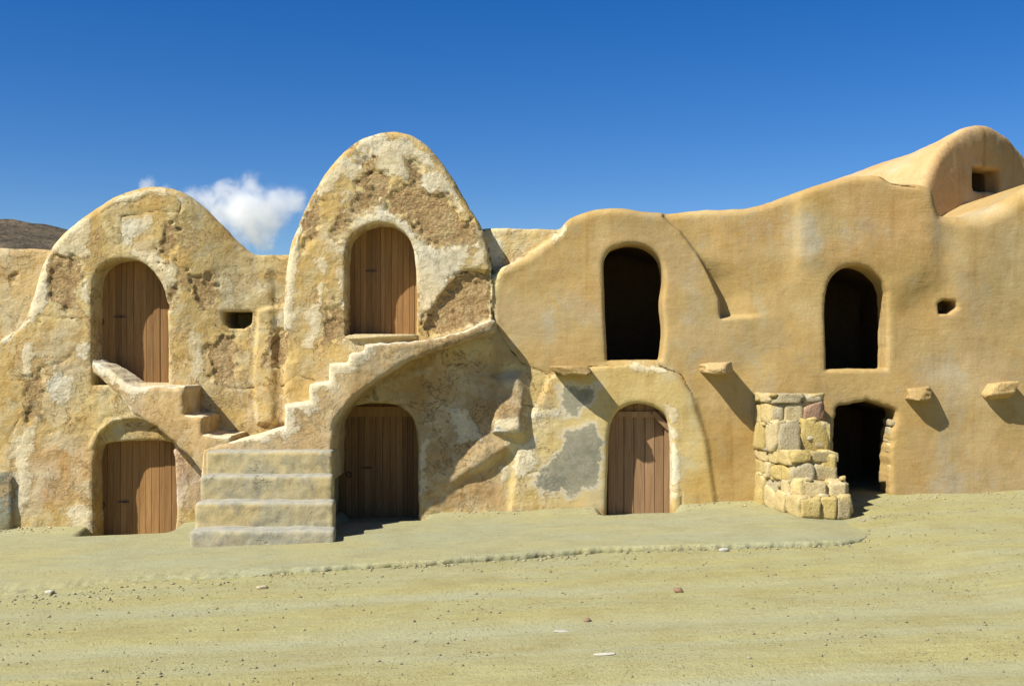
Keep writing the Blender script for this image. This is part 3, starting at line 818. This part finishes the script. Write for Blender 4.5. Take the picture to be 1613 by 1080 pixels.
# ------------------------------------------------------------------ two stair flights built against the wall
def flight(name, label, polyF, yfun, pad, colr, white_up, topline=()):
    P = polyF
    fx0, fx1 = min(p[0] for p in P) - .1, max(p[0] for p in P) + .1
    fz0, fz1 = min(p[1] for p in P) - .1, max(p[1] for p in P) + .1
    fxs = np.arange(fx0, fx1, .0175); fzs = np.arange(fz0, fz1, .0175); fys = np.arange(-1.0, .26, .0175)
    A, Bz = np.meshgrid(fxs, fzs, indexing='ij')
    sd = sdpoly(A, Bz, P) + .034 * fbm(A * 2.6, Bz * 2.6, 0 * A + 5, 3) + .016 * fbm(A * 10, Bz * 10, 0 * A + 9, 2)
    yfr = yfun(A, Bz) + .02 * fbm(A * 1.5, Bz * 1.5, 0 * A + 2, 3)
    def f(ix, iy, iz):
        s = np.ix_(ix, iz); y = fys[iy][None, :, None]
        d = rmax(sd[s][:, None, :], yfr[s][:, None, :] - y, .06)
        return np.maximum(d, y - .2)
    w, q = surface_net(f, fxs, fys, fzs)
    n = vnormals(w, q)
    w = w + n * (.007 * fbm(w[:, 0] * 7, w[:, 1] * 7, w[:, 2] * 7, 3))[:, None]
    n = vnormals(w, q)
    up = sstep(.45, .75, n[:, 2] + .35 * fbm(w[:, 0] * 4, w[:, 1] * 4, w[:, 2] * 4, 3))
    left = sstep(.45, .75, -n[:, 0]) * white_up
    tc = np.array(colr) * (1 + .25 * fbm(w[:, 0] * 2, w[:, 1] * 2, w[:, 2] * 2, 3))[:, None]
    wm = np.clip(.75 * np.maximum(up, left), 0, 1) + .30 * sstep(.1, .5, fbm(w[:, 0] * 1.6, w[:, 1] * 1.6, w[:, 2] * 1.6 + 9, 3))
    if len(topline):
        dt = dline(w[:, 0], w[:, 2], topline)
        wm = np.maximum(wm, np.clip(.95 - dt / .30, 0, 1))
    t = thing(name, (float(np.mean(w[:, 0])), -.4, float(w[:, 2].min())), label, "stairs")
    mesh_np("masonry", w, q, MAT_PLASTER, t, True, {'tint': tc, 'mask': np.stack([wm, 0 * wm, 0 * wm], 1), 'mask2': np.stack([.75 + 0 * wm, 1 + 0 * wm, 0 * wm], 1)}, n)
    return t
YF = -.72
pr = [(318, 760), (318, 708), (345, 698), (372, 692), (400, 684), (447, 674), (447, 636), (486, 632), (487, 604), (517, 601), (518, 573), (546, 570), (550, 556), (570, 552), (572, 541), (650, 538), (700, 530), (745, 513), (770, 501), (779, 506), (779, 523), (740, 535), (700, 548), (660, 562), (620, 582), (590, 602), (560, 626), (540, 646), (528, 668), (525, 700), (524, 760)]
flight("masonry_stair", "plastered stair flight rising right over the lower arched door to a curved ledge", PL(pr, YF),
       lambda a, b: np.interp(a, [X(560, YF), X(700, YF), X(780, YF)], [YF, -.55, -.30]), 0, (.41, .28, .125), 1.0, PL(pr[4:15], YF))
pl_ = [(128, 566), (140, 572), (165, 585), (192, 602), (210, 609), (292, 608), (292, 652), (324, 655), (324, 682), (368, 685), (370, 706), (370, 760), (322, 760), (322, 742), (296, 716), (262, 688), (230, 667), (205, 652), (180, 628), (158, 606), (140, 594), (128, 588)]
flight("masonry_stair", "plastered stair flight rising left over the lower square door to the leftmost arched door", PL(pl_, -.6),
       lambda a, b: np.interp(a, [X(128, -.6), X(205, -.6), X(290, -.6), X(330, -.6)], [-.32, -.50, -.62, -.70]), 0, (.41, .285, .13), 1.0, PL(pl_[0:5], -.6))

# ------------------------------------------------------------------ concrete steps
def slab(name, x0, x1, x2, x3, yf_, yb, z0, z1, parent, seed, bare=True):
    """a step: front edge x0..x1 at yf_, back edge x2..x3 at yb"""
    sx = np.arange(min(x0, x2) - .08, max(x1, x3) + .08, .02); sy = np.concatenate([np.arange(yf_ - .08, yf_ + .5, .02), np.arange(yf_ + .55, yb + .1, .06)]); sz = np.arange(z0 - .08, z1 + .08, .02)
    A, Bz = np.meshgrid(sx, sz, indexing='ij')
    def f(ix, iy, iz):
        a = sx[ix][:, None, None]; y = sy[iy][None, :, None]; z = sz[iz][None, None, :]
        t = (y - yf_) / (yb - yf_)
        xl = x0 + (x2 - x0) * t; xr = x1 + (x3 - x1) * t
        d = rmax(np.maximum(xl - a, a - xr), np.maximum(yf_ - y, y - yb), .04)
        return rmax(d, np.maximum(z0 - z, z - z1), .035)
    w, q = surface_net(f, sx, sy, sz)
    n = vnormals(w, q)
    s = seed * 7.7
    w = w + n * (.022 * fbm(w[:, 0] * 1.8 + s, w[:, 1] * 1.8, w[:, 2] * 1.8, 3) + .011 * fbm(w[:, 0] * 9 + s, w[:, 1] * 9, w[:, 2] * 9, 3))[:, None]
    n = vnormals(w, q)
    br = sstep(.35, .8, n[:, 2] + .3 * fbm(w[:, 0] * 3 + s, w[:, 1] * 3, w[:, 2] * 3, 3))
    if seed == 0: br = np.maximum(br, .55)
    return mesh_np(name, w, q, MAT_CONC, parent, True, {'bare': br})
st = thing("entrance_steps", (X(412, -1.3), -1.2, -.2), "four broad worn concrete steps between the two lower left doors", "steps")
SY = [-1.72, -1.45, -1.19, -.93]
lv = [(835, 900), (791, 850), (749, 800), (710, 760)]
xe = [(297, 528), (306, 527), (314, 525.5), (322, 524)]
for k in range(4):
    y = SY[k]
    z1 = Z(lv[k][0], y); z0 = -.45 if k == 0 else Z(lv[k - 1][0], SY[k - 1]) - .08
    x0, x1 = X(xe[k][0], y), X(xe[k][1], y)
    if k < 3:
        yb_ = SY[k + 1] + .22; x2_ = X(xe[k + 1][0], SY[k + 1]) + .015; x3_ = X(xe[k + 1][1], SY[k + 1]) - .015
    else:
        yb_ = .05; x2_ = x0 + .03; x3_ = -2.075
    slab("step", x0, x1, x2_, x3_, y, yb_, z0, z1, st, k)

# ------------------------------------------------------------------ doors
def box_mesh(x0, x1, y0, y1, z0, z1, ch=.006):
    """plank with chamfered front edges, front = y0"""
    v = [(x0, y1, z0), (x1, y1, z0), (x1, y1, z1), (x0, y1, z1),
         (x0, y0 + ch, z0), (x1, y0 + ch, z0), (x1, y0 + ch, z1), (x0, y0 + ch, z1),
         (x0 + ch, y0, z0), (x1 - ch, y0, z0), (x1 - ch, y0, z1), (x0 + ch, y0, z1)]
    f = [(0, 1, 2, 3)[::-1][::-1], (0, 4, 7, 3), (1, 2, 6, 5), (4, 8, 11, 7), (9, 5, 6, 10), (8, 9, 10, 11), (0, 1, 5, 9, 8, 4), (3, 7, 11, 10, 6, 2)]
    return v, f
def door(root, px0, px1, py0, py1, y, n, mat, label, latch=None, ring=None, gap=.0015, lean=0.0):
    x0, x1 = X(px0, y), X(px1, y); z0, z1 = Z(py1, y), Z(py0, y)
    v, f = box_mesh(x0 - .02, x1 + .02, y + .035, y + .06, z0 - .1, z1 + .02)
    d = mesh_py("door", v, f, mat, root)
    d['label'] = label
    edges = np.linspace(x0, x1, n + 1)
    edges[1:-1] += RNG.normal(size=n - 1) * (x1 - x0) / n * .10
    for i in range(n):
        off = random.uniform(-.004, .004)
        v, f = box_mesh(edges[i] + gap / 2, edges[i + 1] - gap / 2, y + off, y + .03, z0 - .1, z1, .0035)
        v = [(a + random.uniform(-.0015, .0015), b, c) for a, b, c in v]
        mesh_py("plank", v, f, mat, d)
    if latch:
        lx_, lz = X(latch[0], y), Z(latch[1], y)
        v, f = box_mesh(lx_ - .05, lx_ + .09, y - .014, y + .0, lz - .007, lz + .007, .003)
        mesh_py("latch", v, f, MAT_IRON, d)
        v, f = box_mesh(lx_ + .03, lx_ + .045, y - .026, y - .012, lz - .015, lz + .015, .003)
        mesh_py("staple", v, f, MAT_IRON, d)
    if ring:
        rx, rz = X(ring[0], y), Z(ring[1], y)
        vs_, fs_ = [], []
        for a in range(14):
            for b in range(5):
                A = a / 14 * 2 * math.pi; Bq = b / 5 * 2 * math.pi
                R = .032 + .006 * math.cos(Bq)
                vs_.append((rx + R * math.cos(A), y - .012 + .006 * math.sin(Bq), rz + R * math.sin(A)))
        for a in range(14):
            for b in range(5):
                fs_.append((a * 5 + b, ((a + 1) % 14) * 5 + b, ((a + 1) % 14) * 5 + (b + 1) % 5, a * 5 + (b + 1) % 5))
        mesh_py("ring_pull", vs_, fs_, MAT_IRON, d, True)
    return d
door(ROOT[1], 140, 272, 398, 612, .35, 13, MAT_WOOD, "arched plank door at the top of the left stair", (186, 499), (160, 507))
door(ROOT[1], 148, 280, 690, 870, .29, 13, MAT_WOOD, "low square plank door below the left stair", (192, 790), (162, 795))
door(ROOT[2], 540, 664, 345, 535, .32, 13, MAT_WOOD, "upper arched plank door of the tallest cell", (582, 427), None)
door(ROOT[2], 534, 664, 630, 850, .44, 13, MAT_WOOD, "lower arched plank door in deep shade", (575, 736), (550, 747))
door(ROOT[3], 951, 1064, 636, 840, .21, 7, MAT_WOOD2, "weathered bare plank door with wide boards", None, None, .006)
# frame pieces of the bare door
yq = .165
for (a, b, c, d_) in ((960, 1056, 648, 657), ):
    v, f = box_mesh(X(a, yq), X(b, yq), yq, yq + .05, Z(d_, yq), Z(c, yq), .006)
    mesh_py("door_lintel", v, f, MAT_WOOD2, ROOT[3])
v, f = box_mesh(X(958, yq), X(969, yq), yq, yq + .05, Z(840, yq), Z(658, yq), .006)
mesh_py("door_post", v, f, MAT_WOOD2, ROOT[3])
v, f = box_mesh(X(1047, yq), X(1060, yq), yq, yq + .05, Z(840, yq), Z(672, yq), .006)
mesh_py("door_post", v, f, MAT_WOOD2, ROOT[3])
p0, p1 = Vector((X(1030), 0, Z(650))), Vector((X(1056), 0, Z(676)))
dv = (p1 - p0).normalized(); pv = Vector((dv.z, 0, -dv.x)) * .03
vv = [p0 + pv, p1 + pv, p1 - pv, p0 - pv]
mesh_py("door_brace", [(q.x, .10, q.z) for q in vv] + [(q.x, .16, q.z) for q in vv], [(0, 1, 2, 3), (7, 6, 5, 4), (0, 4, 5, 1), (1, 5, 6, 2), (2, 6, 7, 3), (3, 7, 4, 0)], MAT_WOOD2, ROOT[3])
v, f = box_mesh(X(536, .4), X(660, .4), .39, .46, Z(656, .4), Z(640, .4), .006)
mesh_py("door_lintel", v, f, MAT_WOOD, ROOT[2])

# ------------------------------------------------------------------ stones
def stone_mesh(name, size, seed, n=4, power=5.0, rough=.10, facets=9, cutr=(.70, .86)):
    r = np.random.default_rng(seed)
    pts = {}; verts = []; faces = []
    def vid(p):
        k = tuple(np.round(p, 5))
        if k not in pts: pts[k] = len(verts); verts.append(p)
        return pts[k]
    lin = np.linspace(-1, 1, n)
    for ax in range(3):
        for sg in (-1, 1):
            u, v = (ax + 1) % 3, (ax + 2) % 3
            for i in range(n - 1):
                for j in range(n - 1):
                    q = []
                    for (a, b) in ((i, j), (i + 1, j), (i + 1, j + 1), (i, j + 1)):
                        p = np.zeros(3); p[ax] = sg; p[u] = lin[a]; p[v] = lin[b]; q.append(vid(p))
                    faces.append(q if sg > 0 else q[::-1])
    V = np.array(verts)
    nn = (np.abs(V) ** power).sum(1) ** (1 / power)
    V = V / nn[:, None]
    o = r.uniform(0, 90, 3)
    V = V * (1 + rough * 1.8 * fbm(V[:, 0] * .9 + o[0], V[:, 1] * .9 + o[1], V[:, 2] * .9 + o[2], 2) + rough * .9 * fbm(V[:, 0] * 3 + o[0], V[:, 1] * 3 + o[1], V[:, 2] * 3 + o[2], 2))[:, None]
    for _ in range(facets):
        dn = r.normal(size=3); dn /= np.linalg.norm(dn); lim = np.abs(dn).sum() * r.uniform(*cutr)
        V = V - np.maximum(V @ dn - lim, 0)[:, None] * dn
    V[:, 2] += .10 * r.normal() * V[:, 0]; V[:, 0] += .08 * r.normal() * V[:, 2]
    V = V * (np.array(size) / 2)
    me = bpy.data.meshes.new(name)
    me.from_pydata([tuple(x) for x in V], [], [tuple(x) for x in faces]); me.update()
    me.polygons.foreach_set('use_smooth', [True] * len(me.polygons))
    return me
def stone(name, loc, size, rz, mat, parent=None, seed=0, n=5, power=6.0, rough=.10, tilt=(0, 0), facets=9, cutr=(.70, .86)):
    me = stone_mesh(name, size, seed, n, power, rough, facets, cutr)
    me.materials.append(mat)
    o = bpy.data.objects.new(name, me)
    o.location = loc; o.rotation_euler = (tilt[0], tilt[1], rz)
    return link(o, parent)

# rubble stair pier beside the lower open doorway
pier = thing("rubble_pier", (3.35, -.55, .1), "stepped pier of rough yellow rubble stones beside the lower open doorway", "stone pier")
TI = [  # p, xl, xr, z0, z1
 (1.20, 3.19, 3.76, .04, .29), (1.05, 3.24, 3.73, .24, .46), (.85, 3.17, 3.70, .42, .76), (.60, 3.08, 3.70, .72, 1.09), (.45, 3.03, 3.65, 1.05, 1.40)]
cv, cf = [], []
for (p, xl, xr, z0, z1) in TI:   # mortar body
    b = len(cv); i = .014
    fp = [(2.95 + i, .15), (xl + i, -p + i), (xr - i, -p + i), (xr - i, .15)]
    for z in (z0 - .06, z1 - .03):
        cv += [(a, c, z) for a, c in fp]
    cf += [(b, b + 1, b + 5, b + 4), (b + 1, b + 2, b + 6, b + 5), (b + 2, b + 3, b + 7, b + 6), (b + 4, b + 5, b + 6, b + 7), (b + 3, b, b + 4, b + 7)]
core = mesh_py("mortar_core", cv, cf, MAT_STONE, pier)
sd_ = 100
def course(a, b, z0, z1, n, dep, mats, jit=.10):
    """stones along the line a->b (outer face), stacked between z0 and z1"""
    global sd_
    a = Vector((a[0], a[1])); b = Vector((b[0], b[1])); L = (b - a).length; dr = (b - a) / L
    nrm = Vector((dr.y, -dr.x))          # outward (right of travel)
    cuts = [0] + sorted(min(.97, max(.03, (i + random.uniform(-.25, .25)) / n)) for i in range(1, n)) + [1]
    for i in range(n):
        l0, l1 = cuts[i] * L, cuts[i + 1] * L
        c = a + dr * (l0 + l1) / 2 - nrm * (dep / 2 - random.uniform(0, .035))
        hh = (z1 - z0)
        sd_ += 1
        stone("stone", (c.x, c.y, (z0 + z1) / 2 + random.uniform(-.008, .008)), ((l1 - l0) * 1.03, dep, hh * random.uniform(.97, 1.06)), math.atan2(dr.y, dr.x) + random.uniform(-.04, .04),
              random.choice(mats), pier, sd_, 8, random.uniform(14, 30), .07, (random.uniform(-.03, .03), random.uniform(-.04, .04)))
YS, GSn, RS_ = MAT_STONE, MAT_STONE_G, MAT_STONE_R
for k, (p, xl, xr, z0, z1) in enumerate(TI):
    Lp = (2.95, .02); Cn = (xl, -p); R_ = (xr, -p); Rb = (xr, .0)
    if k in (0, 1):
        course(Lp, Cn, z0, z1, 4, .2, [YS, YS, GSn]); course(Cn, R_, z0, z1, 3 - k, .24, [YS, GSn]); course(R_, Rb, z0, z1, 3, .2, [YS])
    elif k == 2:
        zm = z0 + .22
        course(Lp, Cn, z0, z0 + .17, 4, .2, [YS, GSn]); course(Lp, Cn, z0 + .17, z1, 3, .2, [YS, YS])
        course(Cn, R_, z0, zm, 2, .24, [GSn]); course(Cn, R_, zm, z1, 2, .26, [YS, GSn]); course(R_, Rb, z0, z1, 2, .2, [YS])
    elif k == 3:
        course(Lp, Cn, z0, z1, 2, .22, [YS]); course(Cn, R_, z0, z1, 2, .26, [YS, GSn]); course(R_, Rb, z0, z1, 2, .2, [YS])
    else:
        zm = z0 + .24
        course(Lp, Cn, z0, zm, 2, .2, [YS]); course(Cn, R_, z0, zm, 3, .22, [GSn, RS_, GSn]); course(R_, Rb, z0, zm, 2, .2, [RS_])
        course(Lp, Cn, zm, z1, 2, .2, [YS]); course(Cn, R_, zm, z1, 2, .24, [GSn, YS]); course(R_, Rb, zm, z1, 1, .2, [YS])
    # treads
    p2 = TI[k + 1][0] if k < 4 else 0
    if k == 4:
        for i in range(3):
            sd_ += 1
            stone("stone", (3.12 + .2 * i, -.18, z1 - .05), (.22, .36, .1), random.uniform(-.1, .1), random.choice([YS, GSn]), pier, sd_, 5, 6, .07)

for i in range(46):      # small packing stones in the joints
    k = random.randrange(5); p, xl, xr, z0, z1 = TI[k]
    zq = random.choice([z0, z1, (z0 + z1) / 2]) + random.uniform(-.02, .02)
    if random.random() < .5:
        t = random.random(); xq, yq_ = 2.95 + (xl - 2.95) * t + .03, -p * t
    else:
        xq, yq_ = random.uniform(xl, xr), -p + .03
    sd_ += 1
    stone("stone", (xq, yq_, max(zq, .1)), (random.uniform(.05, .13), random.uniform(.06, .1), random.uniform(.03, .06)), random.uniform(-.4, .4), random.choice([YS, GSn, YS]), pier, sd_, 4, 6, .12, (random.uniform(-.3, .3), random.uniform(-.3, .3)))
# projecting corbel stones
def corbel(root, px0, px1, py0, py1, dep, mat, seed, y=.0, pw=4, rg=.14, rz=0):
    yy = y - dep / 2 + .10
    x0, x1 = X(px0, yy), X(px1, yy); z0, z1 = Z(py1, yy), Z(py0, yy)
    return stone("corbel_stone", ((x0 + x1) / 2, yy, (z0 + z1) / 2), (x1 - x0, dep + .2, z1 - z0), rz, mat, root, seed, 10, pw + 6, rg, (0, 0), 16, (.60, .84))
corbel(ROOT[3], 1105, 1152, 571, 591, .40, MAT_CORBEL, 301, pw=5, rg=.14)
corbel(ROOT[3], 869, 930, 576, 592, .34, MAT_CORBEL, 302, -.05, pw=9, rg=.09)
corbel(ROOT[4], 1425, 1462, 607, 632, .20, MAT_CORBEL, 303, pw=2.6, rg=.2)
corbel(ROOT[5], 1546, 1597, 602, 628, .20, MAT_CORBEL, 304, pw=8, rg=.10)
corbel(ROOT[3], 778, 824, 664, 683, .07, MAT_STONE_W, 305, -.10, pw=4, rg=.22)
# small masonry exposed in the jamb of the lower right doorway
zz = .14
k = 0
while zz < 1.06:
    h = random.uniform(.05, .12)
    yj = .0
    stone("jamb_stone", (X(1409) + random.uniform(.0, .025), .19 + random.uniform(-.03, .0), zz + h / 2), (.10 + random.uniform(0, .02), .30, h * 1.02), random.uniform(-.05, .05), random.choice([MAT_STONE, MAT_STONE_G]), ROOT[4], 400 + k, 6, 10, .08)
    zz += h; k += 1
# door sills
for root, a, b, c, d_, nm in ((ROOT[2], 545, 660, 526, 536, 612), (ROOT[1], 200, 268, 603, 611, 613)):
    yy = -.02
    stone("door_sill", ((X(a) + X(b)) / 2, .12, (Z(c) + Z(d_)) / 2), (X(b) - X(a), .52, Z(c) - Z(d_)), 0, MAT_STONE_W if False else MAT_STONE, root, nm, 8, 9, .04)

# ------------------------------------------------------------------ the cell on the wing behind, top right
AXD = np.array((-.57, .82)); SID = np.array((.82, .57)); P0 = np.array((7.06, 3.0))
bx = np.arange(2.2, 10.2, .045); by = np.arange(1.6, 9.4, .045); bz = np.arange(2.4, 5.5, .045)
def back_cell(ix, iy, iz):
    x = bx[ix][:, None, None] - P0[0]; y = by[iy][None, :, None] - P0[1]; z = bz[iz][None, None, :]
    u = x * AXD[0] + y * AXD[1]; v = x * SID[0] + y * SID[1]
    rz_ = 5.27 - .165 * np.maximum(u, 0) - .10 * sstep(.1, 1.0, u)
    hw = 1.72
    z0 = 3.55
    zz_ = np.maximum(z - z0, 0) / (rz_ - z0)
    d = ((np.abs(v / hw) ** 1.9 + zz_ ** 1.9) ** (1 / 1.9) - 1) * 1.1
    d = rmax(d, np.maximum(-u, u - 5.2) + 0 * z, .10)
    # small window
    wv, wz = v + .02, z - 4.45
    win = np.maximum(np.maximum(np.abs(wv) - .34, np.abs(wz) - .16), u - 1.6)
    d = smax(d, -win, .05)
    return np.broadcast_to(d, (len(ix), len(iy), len(iz)))
w, q = surface_net(back_cell, bx, by, bz, 12)
n = vnormals(w, q)
w = w + n * (.04 * fbm(w[:, 0] * 1.3, w[:, 1] * 1.3, w[:, 2] * 1.3, 2) + .014 * fbm(w[:, 0] * 4, w[:, 1] * 4, w[:, 2] * 4, 3))[:, None]
n = vnormals(w, q)
bt = thing("vaulted_granary", (6.0, 4.0, 2.4), "rounded vaulted cell on the wing behind, shaded front with one small dark window", "granary")
tc = np.tile(np.array((.46, .305, .14)), (len(w), 1)) * (1 + .15 * fbm(w[:, 0], w[:, 1], w[:, 2], 3))[:, None]
zr = np.zeros(len(w))
u_ = (w[:, 0] - P0[0]) * AXD[0] + (w[:, 1] - P0[1]) * AXD[1]; v_ = (w[:, 0] - P0[0]) * SID[0] + (w[:, 1] - P0[1]) * SID[1]
tc[(u_ > .28) & (np.abs(v_ + .02) < .42) & (np.abs(w[:, 2] - 4.45) < .24)] = (.17, .115, .06)  # window interior darkened in the tint to deepen its shade
mesh_np("vault", w, q, MAT_PLASTER, bt, True, {'tint': tc, 'mask': np.stack([zr, zr, zr], 1), 'mask2': np.stack([zr, zr + 1, zr], 1)}, n)

# ------------------------------------------------------------------ hill behind
hx = np.linspace(-420, 120, 190); hy = np.linspace(170, 520, 120)
HX, HY = np.meshgrid(hx, hy, indexing='ij')
prof = np.interp(HX, [-420, -260, -150, -115, -60, 0, 60, 120], [58, 54, 43, 38, 20, 8, 2, -1])
HZ = prof * sstep(170, 320, HY) * (1 - .3 * sstep(330, 520, HY)) + 3.0 * fbm(HX * .03, HY * .03, 0 * HX, 4) + 1.3 * np.abs(fbm(HX * .12, HY * .12, 0 * HX + 4, 3)) - 2
Mh = NT("scrubby_hillside"); p = Mh.pos()
c = Mh.mix(Mh.rng(Mh.noise(p, .09, 7, .7), .38, .62), (.075, .062, .045), (.15, .115, .075))
c = Mh.mix(Mh.rng(Mh.noise(p, .45, 5, .7), .52, .6), c, (.05, .052, .032))
hm = Mh.surface(c, .97, Mh.bump(Mh.noise(p, .35, 6, .7), 1.4, 1.0), .03)
ho = mesh_np("hill", np.stack([HX, HY, HZ], -1).reshape(-1, 3), grid_quads(len(hx), len(hy)), hm)
ho['kind'] = 'structure'

# ------------------------------------------------------------------ cloud
CD = 2600.0
def cpt(px, py): return ((px - 806.5) * CD / F_PX, (HOR - py) * CD / F_PX + CAM_H)
blobs = [(398, 322, 44), (360, 326, 40), (425, 330, 40), (330, 318, 22), (300, 312, 22), (460, 318, 26), (445, 328, 26), (345, 352, 36), (390, 356, 40), (420, 348, 34), (440, 350, 26), (425, 372, 22), (300, 330, 26), (410, 378, 26), (378, 388, 30), (240, 294, 15), (225, 300, 12), (262, 305, 15), (350, 306, 18), (395, 296, 22), (340, 380, 30)]
sc_ = CD / F_PX
cl = [(cpt(a, b)[0], 0.0 + ((i * 37) % 50 - 25), cpt(a, b)[1], r * sc_ * 1.25) for i, (a, b, r) in enumerate(blobs)]
cxs = np.arange(min(c[0] - c[3] for c in cl) - 25, max(c[0] + c[3] for c in cl) + 25, 8.0)
cys = np.arange(-120, 121, 8.0); czs = np.arange(min(c[2] - c[3] for c in cl) - 20, max(c[2] + c[3] for c in cl) + 20, 8.0)
def cloud_sd(ix, iy, iz):
    x = cxs[ix][:, None, None]; y = cys[iy][None, :, None]; z = czs[iz][None, None, :]
    d = np.full((len(ix), len(iy), len(iz)), 1e9)
    for a, b, c_, r in cl:
        d = np.minimum(d, np.sqrt((x - a) ** 2 + (y - b) ** 2 + (z - c_) ** 2) - r * 1.02)
    return d
w, q = surface_net(cloud_sd, cxs, cys, czs, 12)
w[:, 1] += CD - CAM_D
Mc = NT("cloud_vapour")
p = Mc.pos()
nz_ = Mc.noise(p, .017, 8, .70, .4)
acc = None
for i, (a, b, c_, r) in enumerate(cl):
    dn_ = Mc.n("ShaderNodeVectorMath", operation='DISTANCE')
    Mc.set(dn_.inputs[0], p); dn_.inputs[1].default_value = (a, b + CD - CAM_D, c_)
    wgt = .55 if i in (7, 10, 11, 12, 13, 14, 20) else 1.0
    v_ = Mc.m('MULTIPLY_ADD', dn_.outputs['Value'], -wgt / r, wgt)
    acc = v_ if acc is None else Mc.m('SMOOTH_MAX', acc, v_, .12)
dens = Mc.rng(Mc.m('ADD', acc, Mc.m('MULTIPLY_ADD', nz_, 2.6, -1.42)), .0, .75, 0, 1, True)
dens = Mc.m('MULTIPLY', dens, Mc.rng(acc, .0, .12))
pv_ = Mc.n("ShaderNodeVolumePrincipled")
pv_.inputs['Color'].default_value = (1, 1, 1, 1)
pv_.inputs['Anisotropy'].default_value = .3
Mc.set(pv_.inputs['Density'], Mc.m('MULTIPLY', dens, .024))
Mc.t.links.new(pv_.outputs[0], Mc.out.inputs['Volume'])
co = mesh_np("cloud", w, q, Mc.mat)
tag(co, "small white puffy cloud in the blue sky between the two left vaults", "cloud")

# ------------------------------------------------------------------ loose stones
def scatter(name, n, xr, yr, smin_, smax_, seed, dens=None, mat=MAT_PEBBLE):
    r = np.random.default_rng(seed)
    x = r.uniform(*xr, n); y = r.uniform(*yr, n)
    if dens is not None:
        x, y = dens(x, y, r)
        n = len(x)
    z = ground_z(x, y)
    s = smin_ * (smax_ / smin_) ** (r.uniform(0, 1, n) ** 2.2)
    oct_ = np.array([(1, 0, 0), (0, 1, 0), (-1, 0, 0), (0, -1, 0), (.6, .6, .75), (-.6, .6, .7), (-.6, -.6, .75), (.6, -.6, .7), (0, 0, -.5)], float)
    fcs = np.array([(0, 1, 4), (1, 2, 5), (2, 3, 6), (3, 0, 7), (1, 5, 4), (2, 6, 5), (3, 7, 6), (0, 4, 7), (4, 5, 6), (4, 6, 7), (0, 8, 1), (1, 8, 2), (2, 8, 3), (3, 8, 0)])
    Vv = oct_[None] * (1 + .45 * r.uniform(-1, 1, (n, 9, 3)))
    a = r.uniform(0, 6.28, n); ca, sa = np.cos(a), np.sin(a)
    Vr = np.stack([Vv[..., 0] * ca[:, None] - Vv[..., 1] * sa[:, None], Vv[..., 0] * sa[:, None] + Vv[..., 1] * ca[:, None], Vv[..., 2] * .75], -1) * s[:, None, None]
    Vr = Vr + np.stack([x, y, z + s * .15], -1)[:, None, :]
    Fq = fcs[None] + (np.arange(n) * 9)[:, None, None]
    o = mesh_np(name, Vr.reshape(-1, 3), Fq.reshape(-1, 3), mat, None, False)
    o['kind'] = 'stuff'
    return o
def clump(x, y, r):
    k = r.uniform(0, 1, len(x)) < np.clip(.35 + 1.2 * fbm(x * .6, y * 1.2, 0 * x, 3), .03, 1)
    k &= ~((y > ap_edge(x) - .02) & (x < AP_END))
    return x[k], y[k]
scatter("gravel", 22000, (-6.5, 6.5), (-8.2, -.3), .0022, .014, 5, clump)
def wall_foot(x, y, r):
    y = -.02 - np.abs(r.normal(size=len(x))) * .16
    k = r.uniform(0, 1, len(x)) < np.clip(.25 + 1.4 * fbm(x * 1.3, 0 * x + 4, 0 * x, 3), .02, 1)
    k &= ~((x > X(135)) & (x < X(540)))
    return x[k], y[k]
crumbs = scatter("plaster_crumbs", 2600, (-6.4, 6.4), (-1, 0), .003, .020, 9, wall_foot, MAT_STONE)
me_ = crumbs.data; co_ = np.empty(len(me_.vertices) * 3); me_.vertices.foreach_get('co', co_); co_ = co_.reshape(-1, 3)
co_[:, 2] += np.where(co_[:, 0] < 3.6, .055 * (1 - sstep(3.5, 4.9, co_[:, 0])), 0)
me_.vertices.foreach_set('co', co_.ravel())
def edge_band(x, y, r):
    y = ap_edge(x) - np.abs(r.normal(size=len(x))) * (.07 + .35 * sstep(X(560, -3), X(150, -3), x))
    k = r.uniform(0, 1, len(x)) < np.clip(.5 + fbm(x * 1.5, 0 * x, 0 * x, 2), .1, 1)
    return x[k], y[k]
scatter("edge_rubble", 2000, (-6.6, 4.7), (-4, -3), .003, .022, 6, edge_band)
def loose(px, py, sz, mat, label, seed, cat="stone", flat=.5, nm="loose_stone"):
    H = CAM_H - (-.1)
    dist = F_PX * H / (py - HOR)
    for _ in range(4):
        y = dist - CAM_D; x = (px - 806.5) * dist / F_PX
        gz = float(ground_z(np.array([x]), np.array([y]))[0]); dist = F_PX * (CAM_H - gz) / (py - HOR)
    o = stone(nm, (x, y, gz + sz[2] * .3), sz, random.uniform(-.4, .4), mat, None, seed, 5, 3.0, .14)
    tag(o, label, cat)
loose(1140, 868, (.10, .07, .04), MAT_STONE_W, "pale rounded stone just below the broken pavement edge", 501)
loose(1068, 932, (.075, .055, .045), MAT_STONE_B, "small reddish brown stone alone on the road", 502)
loose(884, 994, (.13, .05, .010), MAT_STONE_W, "thin white flake lying on the road, farther of the two", 503)
loose(953, 1030, (.15, .055, .010), MAT_STONE_W, "thin white flake lying on the road, nearest the camera", 504)
loose(78, 934, (.08, .06, .035), MAT_STONE_W, "pale stone in the rubble at the left end of the pavement edge", 505)
loose(413, 926, (.10, .05, .03), MAT_STONE_G, "flat dark stone lying below the steps on the road", 506)
loose(925, 978, (.05, .04, .03), MAT_STONE_B, "small dark stone beside the white flakes", 507)
